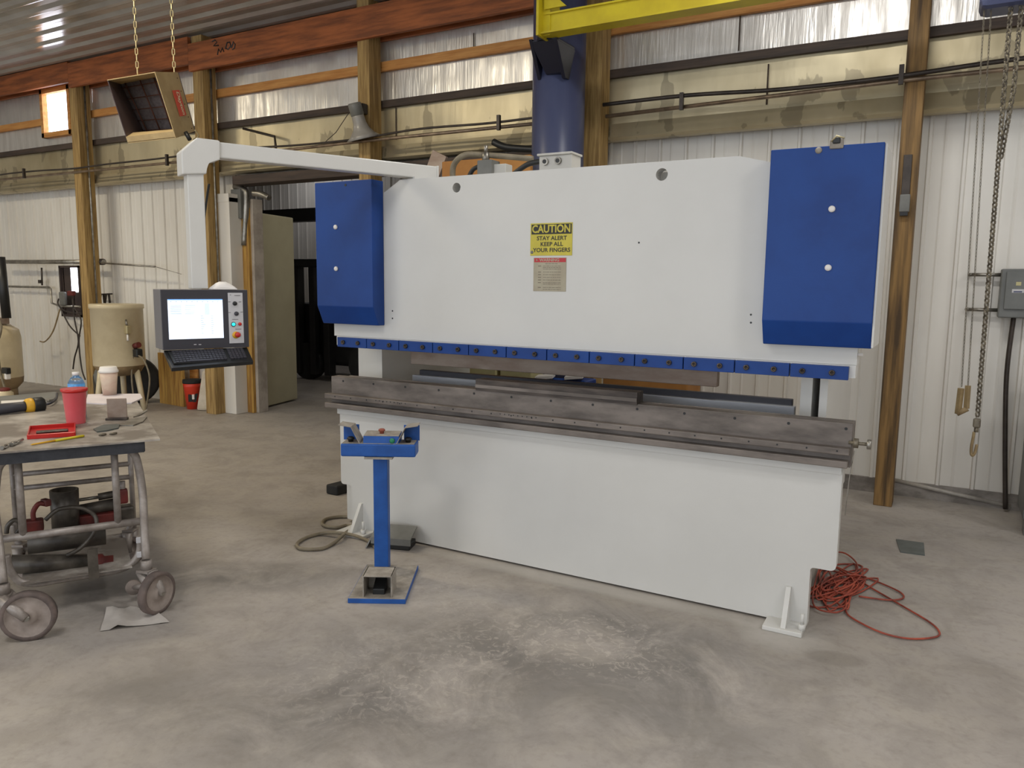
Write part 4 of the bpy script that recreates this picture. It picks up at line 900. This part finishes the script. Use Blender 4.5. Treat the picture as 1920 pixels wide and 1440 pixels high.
m=MB(); m.tube(spline([J(12,1000,.25),J(15,985,.25),J(28,975,.25),J(40,985,.25),J(30,1000,.25)],5),.011,'junk',8); m.box(J(60,985,.28),(.10,.06,.06),'redold',(A2,B2,Z3),.01); single('hose_fitting',m,'dark curled hose stub at the left of the cart shelf','hose')
m=MB(); m.box(J(235,962,.50),(.09,.08,.09),'junk',(A2,B2,Z3),.015); single('pump_block',m,'small dark pump block at the right of the cart shelf','block')
# --- things on the table top
ZT=.82
def T(u,v,z=ZT): return FZ(u,v,z)
c=T(143,795); d=depth(c); px=d/F_
t=thing('plastic_tumbler','tall red plastic tumbler on the cart table','tumbler',c); c=c+B2*.03
m=MB(); h=66*px; m.lathe([(0,0),(15.5*px,0),(16*px,.003),(20.5*px,h*.93),(22.5*px,h*.95),(22.5*px,h),(20.5*px,h),(15*px,.01),(0,.01)],c,'cupred',28); part('cup_body',m,t)
m=MB(); m.lathe([(20.6*px,h*.9),(22.8*px,h*.93),(22.8*px,h+.001),(21*px,h+.001)],c,'red',28); part('rim',m,t,'darker red rim')
c=T(147,783); d=depth(c); px=d/F_; t=thing('water_bottle','clear water bottle with blue label behind the red tumbler','bottle',c)
h=86*px; m=MB(); m.lathe([(0,0),(13*px,0),(14*px,.005),(14*px,h*.74),(13.6*px,h*.78),(9*px,h*.88),(5.5*px,h*.91),(5.5*px,h*.95),(0,h*.95)],c,'plastic',24); part('bottle_body',m,t)
m=MB(); m.lathe([(14.3*px,h*.45),(14.3*px,h*.755)],c,'blabel',24); part('label_band',m,t,'blue paper label')
m=MB(); m.lathe([(6*px,h*.93),(6*px,h),(0,h)],c,'white',16); part('cap',m,t)
c=T(206,742); d=depth(c); px=d/F_; t=thing('coffee_cup','paper coffee cup with white lid at the far table edge','cup',c)
h=46*px; m=MB(); m.lathe([(0,0),(11.5*px,0),(15.5*px,h),(0,h)],c,'cupcof',26); part('cup_body',m,t)
m=MB(); m.lathe([(16.8*px,h-.006),(17*px,h+2*px),(15.5*px,h+3*px),(14.5*px,h+8*px),(13.5*px,h+9*px),(0,h+8.5*px)],c,'white',26); part('lid',m,t)
def poly_on(pts,z0,z1,m_): 
    q=MB(); P=[T(u,v,z0) for u,v in pts]; q.prism(P,(0,0,z1-z0),m_); return q
single('paper_sheets',poly_on([(160,757),(195,759),(247,757),(267,748),(263,740),(165,741)],ZT+.0005,ZT+.008,'paper'),'loose white paper sheets near the far corner of the table','paper')
single('clipboard',poly_on([(-20,746),(105,736),(108,741),(95,756),(85,760),(-20,760)],ZT+.0005,ZT+.006,'grey'),'grey clipboard at the back of the table behind the flashlight','clipboard')
single('paper_note',poly_on([(2,752),(80,748),(90,752),(78,757),(2,758)],ZT+.0065,ZT+.008,'white'),'white paper clamped on the grey clipboard','paper')
m=MB(); m.tube(spline([T(86,758,ZT+.012),T(96,755,ZT+.02),T(105,748,ZT+.02),T(107,738,ZT+.015)],4),.008,'dgrey',8); m.box(T(92,750,ZT+.014),(.05,.03,.014),'galv',None,.004); single('board_clip',m,'shiny spring clip on the corner of the clipboard','clip')
t=thing('flashlight','black and yellow flashlight lying on the table','flashlight',T(50,775))
fa=T(-10,768,ZT+.033); fb=T(82,758,ZT+.033); fd=(fb-fa).normalized(); px=depth(fb)/F_; L=(fb-fa).length
m=MB(); m.lathe([(0,0),(10*px,0),(9*px,L*.55),(9.5*px,L*.62)],fa,'dgrey',18,fd); part('handle',m,t)
m=MB(); m.lathe([(10*px,L*.60),(13.5*px,L*.64),(14.5*px,L*.72),(14*px,L*.76)],fa,'ygold',20,fd); part('collar',m,t,'yellow collar')
m=MB(); m.lathe([(14*px,L*.755),(14.5*px,L*.8),(14.5*px,L*.96),(12*px,L),(0,L)],fa,'black',20,fd); part('head',m,t)
t=thing('red_tray','shallow red plastic tray on the table','tray',T(95,815))
P=[T(u,v) for u,v in((52,824),(141,818),(141,800),(57,806))]
m=MB(); m.hexa(P,[p+V((0,0,.004)) for p in P],'red'); part('tray_base',m,t)
for i in range(4):
    a,b=P[i],P[(i+1)%4]; m=MB(); dirn=(b-a).normalized(); nn=V((-dirn.y,dirn.x,0)); m.box((a+b)/2+V((0,0,.011)),((b-a).length,.006,.022),'red',(dirn,nn,Z3),.002); part('tray_wall',m,t)
m=MB(); m.box((P[0]+P[2])/2+V((0,0,.009)),(.14,.05,.008),'die',(A2,B2,Z3),.003); single('steel_bits',m,'dark steel bar lying in the red tray','bar')
t=thing('yellow_pencil','yellow marker pen on the near table edge','pen',T(105,828))
a=T(57,834,ZT+.006); b=T(158,817,ZT+.006); m=MB(); m.tube([a,a.lerp(b,.04),a.lerp(b,.45)],[.001,.004,.005],'ygold',8); part('pen_barrel',m,t)
m=MB(); m.tube([a.lerp(b,.44),a.lerp(b,.97),b],[.0065,.0065,.004],'yellow',8); part('pen_cap',m,t)
# angle block
t=thing('angle_block','small upright rusty steel angle piece on the table','angle bracket',T(216,785))
a=T(202,787); h=40*depth(a)/F_; dd_=V((CR.x*.97-.1,CR.y*.97+.25,0)).normalized(); b=a+dd_*(34*depth(a)/F_); nn=V((-dd_.y,dd_.x,0))
m=MB(); m.box((a+b)/2+V((0,0,h/2)),((b-a).length,.008,h),'rust',(dd_,nn,Z3),.003); part('upright_plate',m,t)
m=MB(); m.box((a+b)/2+V((0,0,.006))-nn*.012,((b-a).length*1.12,.035,.014),'die',(dd_,nn,Z3),.003); part('base_plate',m,t)
for lab,ps,mt in (('flat dark steel offcut beside the angle piece',[(175,806),(195,798),(225,797),(222,804),(200,809),(182,811)],'fplate'),('bright jagged metal scrap at the right table edge',[(225,799),(238,790),(262,785),(276,783),(268,792),(250,799)],'galv'),('slender shiny steel strip at the right table corner',[(250,783),(272,771),(276,768),(276,772),(262,780)],'galv')):
    single('metal_scrap',poly_on(ps,ZT+.0005,ZT+.007,mt),lab,'scrap')
for u,v,du,lab in ((192,815,14,'left of the two small dark drill bits near the table front edge'),(212,813,14,'right of the two small dark drill bits near the table front edge')):
    m=MB(); m.tube([T(u-du/2,v+1,ZT+.007),T(u,v,ZT+.007),T(u+du/2,v-1,ZT+.007)],[.003,.007,.005],'chaind',8); single('drill_bit',m,lab,'drill bit')
for u,v,lab in ((15,835,'left of the two bright chrome fittings at the near left of the table'),(33,829,'right of the two bright chrome fittings at the near left of the table')):
    m=MB(); m.tube([T(u-12,v+5,ZT+.01),T(u-4,v+1,ZT+.01),T(u-3,v+1,ZT+.01),T(u+9,v-5,ZT+.01)],[.009,.009,.007,.007],'galv',10); single('chrome_fitting',m,lab,'fitting')
# ------------------------------------------------------------------ left background
tc=V((-8.79,5.76,0)); px=depth(tc+V((0,0,.9)))/F_
t=thing('storage_tank','big cream storage tank standing behind the leftmost post','tank',tc)
r_=.29; m=MB(); m.lathe([(0,.42),(.13,.43),(.235,.47),(r_,.56),(r_,1.24),(r_+.012,1.245),(r_+.012,1.295),(r_*.97,1.30),(0,1.305)],tc,['tankbr','tankbr','tankbr','tank','tank','tank','tank','tank'],36); part('tank_body',m,t)
for a in (20,140,260):
    m=MB(); p=tc+V((math.cos(math.radians(a))*.225,math.sin(math.radians(a))*.225,0)); m.tube([p*1.0+V((0,0,.5)),tc+(p-tc)*1.35+V((0,0,0))],[.035,.03],'tank',6); part('tank_leg',m,t)
toC=(V((0,0,0))-tc); toC.z=0; toC.normalize(); sd=V((-toC.y,toC.x,0))
m=MB(); a=tc+toC*.285+sd*.10+V((0,0,1.0)); m.box(a,(.06,.05,.10),'chainl',None,.01); m.tube([a+V((0,0,-.05)),a+toC*.03+V((0,0,-.13))],.012,'white',8); m.tube([a+V((0,0,.04)),a+V((-.02,0,.12))],.012,'galv',8); part('valve',m,t)
m=MB(); a=tc+toC*.285+sd*.2+V((0,0,.72)); m.box(a,(.09,.08,.10),'black',None,.015); m.cyl(a+V((-.05,0,.08)),a+V((.03,0,.1)),.035,'redold',10); part('outlet_valve',m,t)
m=MB(); m.tube(spline([a+V((.04,-.02,-.03)),a+V((.14,-.02,-.08)),a+V((.2,0,-.3)),a+V((.1,0,-.68))],5),.010,'cable',6); m.tube(spline([a+V((-.06,-.02,-.03)),a+V((-.1,-.03,-.3)),a+V((-.08,-.02,-.68))],5),.010,'cable',6); part('drain_hose',m,t)
# left tank compressor
lc=V((-10.88,5.40,0)); 
t=thing('air_compressor','cream vertical compressor tank at the left picture edge','compressor',lc)
m=MB(); m.lathe([(0,.1),(.2,.12),(.29,.22),(.30,.3),(.30,.82),(.28,.92),(.18,.99),(0,1.02)],lc,['tankbr','tankbr','tankbr','tank','tank','tank','tank'],30); part('tank_body',m,t)
m=MB(); m.lathe([(.22,0),(.22,.14)],lc,'tankbr',20); part('skirt',m,t)
m=MB(); m.mm((lc.x-.2,lc.y-.1,1.0),(lc.x+.2,lc.y+.1,1.08),'rust',.01); pc_=FY(8,560,5.4); m.cyl((pc_.x+.02,5.4,1.08),(pc_.x-.02,5.4,1.86),.055,'black',14); part('pump_column',m,t)
m=MB(); hp=[lc+V((.2,-.1,1.08)),lc+V((.32,-.12,1.16)),lc+V((.46,-.14,1.0)),lc+V((.44,-.16,.85)),lc+V((.34,-.14,.78)),lc+V((.36,-.14,.4)),lc+V((.42,-.1,.05))]; m.tube(spline(hp,6),.014,'cable',8); part('air_hose',m,t)
m=MB(); m.box(lc+V((.46,-.12,.42)),(.12,.06,.08),'black',None,.01); m.box(lc+V((.48,-.12,.35)),(.05,.06,.08),'white',None,.01); part('drain_valve',m,t)
# wall pipes left
m=MB(); m.cyl(FY(5,491,6.35),FY(195,491,6.35),.03,'galv',12); m.cyl(FY(178,491,6.35),FY(194,491,6.35),.042,'pipe',12); single('stock_pipe',m,'grey pipe resting level on the left wall behind the leftmost post','pipe')
m=MB(); m.tube([FY(190,493,6.3),FY(291,500,6.3)],.012,'galv',8); m.tube([FY(291,500,6.3),FY(340,514,6.3)],.004,'galv',6); single('thin_rod',m,'thin pale rod sticking out right of the level wall pipe','rod')
m=MB(); m.tube([FY(10,537,6.45),FY(92,539,6.45),FY(95,542,6.45),FY(97,568,6.45),FY(112,574,6.45),FY(150,575,6.45)],.016,'galv',8); single('air_pipe',m,'pale bent air pipe on the left wall below the level pipe','pipe')
m=MB(); m.tube([FY(78,502,6.45),FY(79,535,6.45)],.012,'pipe',6); m.box(FY(76,528,6.45),(.06,.04,.05),'pipe'); single('pipe_valve',m,'small dark valve rising from the air pipe on the left wall','valve')
t=thing('air_manifold','cluster of air fittings and hanging hoses below the small dark window','manifold',FY(133,555,6.4))
m=MB(); m.box(FY(134,550,6.42),(.13,.06,.07),'redold',None,.015); m.box(FY(118,560,6.44),(.14,.05,.2),'grey',None,.02); part('regulator',m,t)
hs=[[(110,560),(109,570),(120,582),(140,587),(152,587)],[(136,560),(140,600),(147,640),(140,670),(137,692)],[(137,575),(152,600),(148,640),(153,690),(160,712)],[(112,575),(130,610),(150,630)],[(112,580),(100,620),(85,640),(75,640)]]
for k,h_ in enumerate(hs):
    m=MB(); m.tube(spline([FY(u,v,6.35) for u,v in h_],5),.010,'pipe' if k!=4 else 'woodh',6); part('air_hose',m,t)
t=thing('hanging_tools','row of dark clamps hanging above the storage tank','tools',FY(195,555,6.45))
m=MB(); m.tube([FY(180,552,6.45),FY(210,551,6.45)],.01,'pipe',6); part('hanger_bar',m,t)
for k,u in enumerate((184,189,194,199,204)):
    m=MB(); m.tube([FY(u,551,6.42),FY(u+(-1)**k*2,568,6.42)],.015,'pipe',6); part('clamp',m,t)
m=MB(); m.tube([FY(181,495,6.4),FY(184,552,6.4)],.006,'pipe',6); single('hanging_wire',m,'thin dark wire hanging from the level wall pipe','wire')
c=FY(8,740,4.6); zt_=FY(8,727,4.6).z
m=MB(); m.lathe([(0,0),(.09,0),(.09,zt_-.06),(.06,zt_-.03),(0,zt_-.03)],(c.x,4.6,0),['tank']*4,18); m.lathe([(.065,zt_-.045),(.065,zt_-.01),(.04,zt_),(0,zt_)],(c.x,4.6,0),'redold',16); single('small_canister',m,'cream canister with dull red cap behind the table at the left edge','canister')
# tire, hose pile
m=MB(); c=FZ(288,752)+V((-.05,-.22,0)); 
R_=.30; pts=[(R_*.55,-.08),(R_*.9,-.09),(R_,-.06),(R_,.06),(R_*.9,.09),(R_*.55,.08),(R_*.55,-.08)]
m.lathe(pts[:-1],V((c.x,c.y,R_)),'rubber',28,V((.75,-.66,0))); single('worn_tyre',m,'worn black tyre leaning behind the wooden planks','tire')
m=MB(); m.box((-9.72,6.2,.18),(.30,.3,.36),'junk',None,.05); m.cyl((-9.6,6.0,.3),(-9.5,6.06,.32),.14,'grey',18); single('old_motor',m,'dark electric motor on the floor under the storage tank','motor')
# planks
t=thing('plank_stack','wide yellowish planks standing against the wall behind the bucket','planks',FZ(322,757))
a=FZ(302,755); b=FZ(347,763); 
for k in range(3):
    s0=a.lerp(b,k/3+.01); s1=a.lerp(b,(k+1)/3-.01); d_=(s1-s0).normalized(); nn=V((-d_.y,d_.x,0)); m=MB(); m.box((s0+s1)/2+V((0,0,.33)),((s1-s0).length,.04,.66),'pallet',(d_,nn,Z3),.004); part('plank',m,t)
m=MB(); m.box(FZ(352,760)+V((.02,.1,.36)),(.14,.03,.7),'fir',None,.004); part('plank',m,t)
# bucket
c=FZ(362,766); px=depth(c)/F_; t=thing('red_bucket','red plastic bucket with black lid behind the console','bucket',c)
h=52*px; m=MB(); m.lathe([(0,0),(10.5*px,0),(15*px,h*.78),(15.5*px,h*.8),(16*px,h*.95),(0,h*.95)],c,'bucket',26); part('bucket_body',m,t)
m=MB(); m.lathe([(16.5*px,h*.93),(17*px,h*.97),(16.5*px,h*1.06),(0,h*1.07)],c,'rubber',26); part('lid',m,t)
tcm=(V((0,0,0))-c); tcm.z=0; tcm.normalize(); sdd=V((-tcm.y,tcm.x,0))
m=MB()
m.box(c+tcm*(12.9*px)+sdd*(-3.5*px)+V((0,0,h*.42)),(8*px,.006,14*px),'black',(sdd,tcm,Z3)); m.box(c+tcm*(13.3*px)+sdd*(5*px)+V((0,0,h*.42)),(5*px,.006,16*px),'black',(sdd,tcm,(Z3+sdd*.25).normalized())); m.box(c+tcm*(13.4*px)+sdd*(1*px)+V((0,0,h*.46)),(4*px,.007,9*px),'white',(sdd,tcm,Z3)); part('printed_mark',m,t,'black and white printed mark')
# bag
t=MB(); c=FZ(380,769)+V((.06,.06,0)); a=FZ(367,770); b=FZ(392,771); d_=(b-a).normalized(); nn=V((-d_.y,d_.x,0))
t.hexa([a,b+d_*.1,b+d_*.1+nn*.14,a+nn*.14],[a+d_*.10+V((0,0,.5)),b+d_*.1+V((0,0,.52)),b+d_*.1+nn*.10+V((0,0,.52)),a+d_*.10+nn*.10+V((0,0,.5))],'bag',.03); single('paper_bag',t,'pale paper sack standing between the bucket and the post','bag')
# lumber behind pendant post right
m=MB(); a=FZ(425,770); m.tube(spline([a+V((0,0,.01)),a+V((-.02,0,.35)),a+V((.03,0,.5)),a+V((.02,0,.9))],5),.008,'pipe',6); m.box(a+V((-.02,.05,.28)),(.04,.03,.07),'black'); single('hanging_cable',m,'thin dark cord hanging beside the post behind the pendant','cord')
# ------------------------------------------------------------------ behind the press
for (u0,u1,lab) in ((862,930,'left'),(937,996,'right')):
    x0=FY(u0,700,5.05).x; x1=FY(u1,700,5.05).x
    m=MB(); m.mm((x0,5.05,0),(x1,5.25,1.02),'cream',.01); single('file_cabinet',m,'cream steel cabinet seen through the press gap, '+lab+' of the pair','cabinet')
x0=FY(1130,715,5.6).x; x1=FY(1290,705,5.6).x
m=MB(); m.mm((x0,5.6,0),(x1,5.95,.93),'cardb',.01); single('cardboard_box',m,'tall brown cardboard box standing behind the press gap','box')
for k,(u,lab) in enumerate(((1030,'left'),(1085,'right'))):
    c=FY(u,708,5.1); t=thing('parts_bin','blue parts bin with white papers behind the press, '+lab+' of the two bins','bin',(c.x,5.1,0))
    m=MB(); m.mm((c.x-.10,5.0,0),(c.x+.10,5.2,c.z-.01),'mblue',.01); part('bin_body',m,t)
    m=MB(); m.box((c.x-.01,5.05,c.z+.012),(.13,.16,.02),'white',(V((.9,.3,.1)).normalized(),V((-.3,.9,0)).normalized(),V((-.1,-.03,.99)).normalized())); part('papers',m,t)
t=MB(); a=FY(828,332,5.32); b=FY(994,326,5.32); t.mm((a.x,5.32,0),(b.x,5.37,FY(900,297,5.32).z),'cardb',.01); single('plywood_panel',t,'tan board standing upright behind the press top','board')
t=MB(); a=FY(814,320,5.45); t.box(a,(.15,.03,.30),'rust',(V((.9,0,-.43)).normalized(),Y1,V((.43,0,.9)).normalized())); t.mm((a.x-.02,5.44,0),(a.x+.05,5.47,a.z-.05),'rust'); single('brown_board',t,'small brown tilted board left of the tan board','board')
m=MB(); m.tube(spline([FY(925,266,6.0),FY(950,276,6.0),FY(1000,280,6.0),FY(1005,281,6.0)],5),.03,'black',8); single('flexible_hose',m,'thick black hose meeting the blue column behind the press','hose')
# ------------------------------------------------------------------ lights
def area(name,loc,sx,sy,e,col=(1,.985,.96),rot=(0,0,0)):
    l=bpy.data.lights.new(name,'AREA'); l.shape='RECTANGLE'; l.size=sx; l.size_y=sy; l.energy=e; l.color=col
    o=bpy.data.objects.new(name,l); COL.objects.link(o); o.location=loc; o.rotation_euler=rot; return o
LW=.62
WARM=(1,.88,.66)
for i,(x,y,e,c) in enumerate(((-5.5,3.2,95,WARM),(-.7,4.0,75,(1,.98,.94)),(-2.6,.4,75,(1,.98,.95)),(2.6,1.2,105,(1,.98,.96)),(-7.6,-.6,130,WARM),(0,-3.2,110,(1,.98,.95)),(-5,-4,100,(1,.95,.85)),(-10.5,3.2,130,WARM),(3.4,4.4,60,(1,1,1)))):
    area('ceiling_lamp',(x,y,4.28),1.2,.35,e*LW,c)
area('far_room_fill',(-6.2,8.0,4.1),.8,.3,18,(1,.95,.88)); area('far_room_fill',(-10.2,10.4,4.1),1.2,.3,11,(1,.98,1))  # fill lights added to brighten the far wall and door, no fixtures there
w=bpy.data.worlds.new('world'); S.world=w; w.use_nodes=True; bg=w.node_tree.nodes['Background']; bg.inputs[0].default_value=(.86,.92,1,1); bg.inputs[1].default_value=2.0
S.view_settings.view_transform='Standard'; S.view_settings.look='None'; S.view_settings.gamma=1; S.view_settings.use_curve_mapping=False; S.view_settings.exposure=0
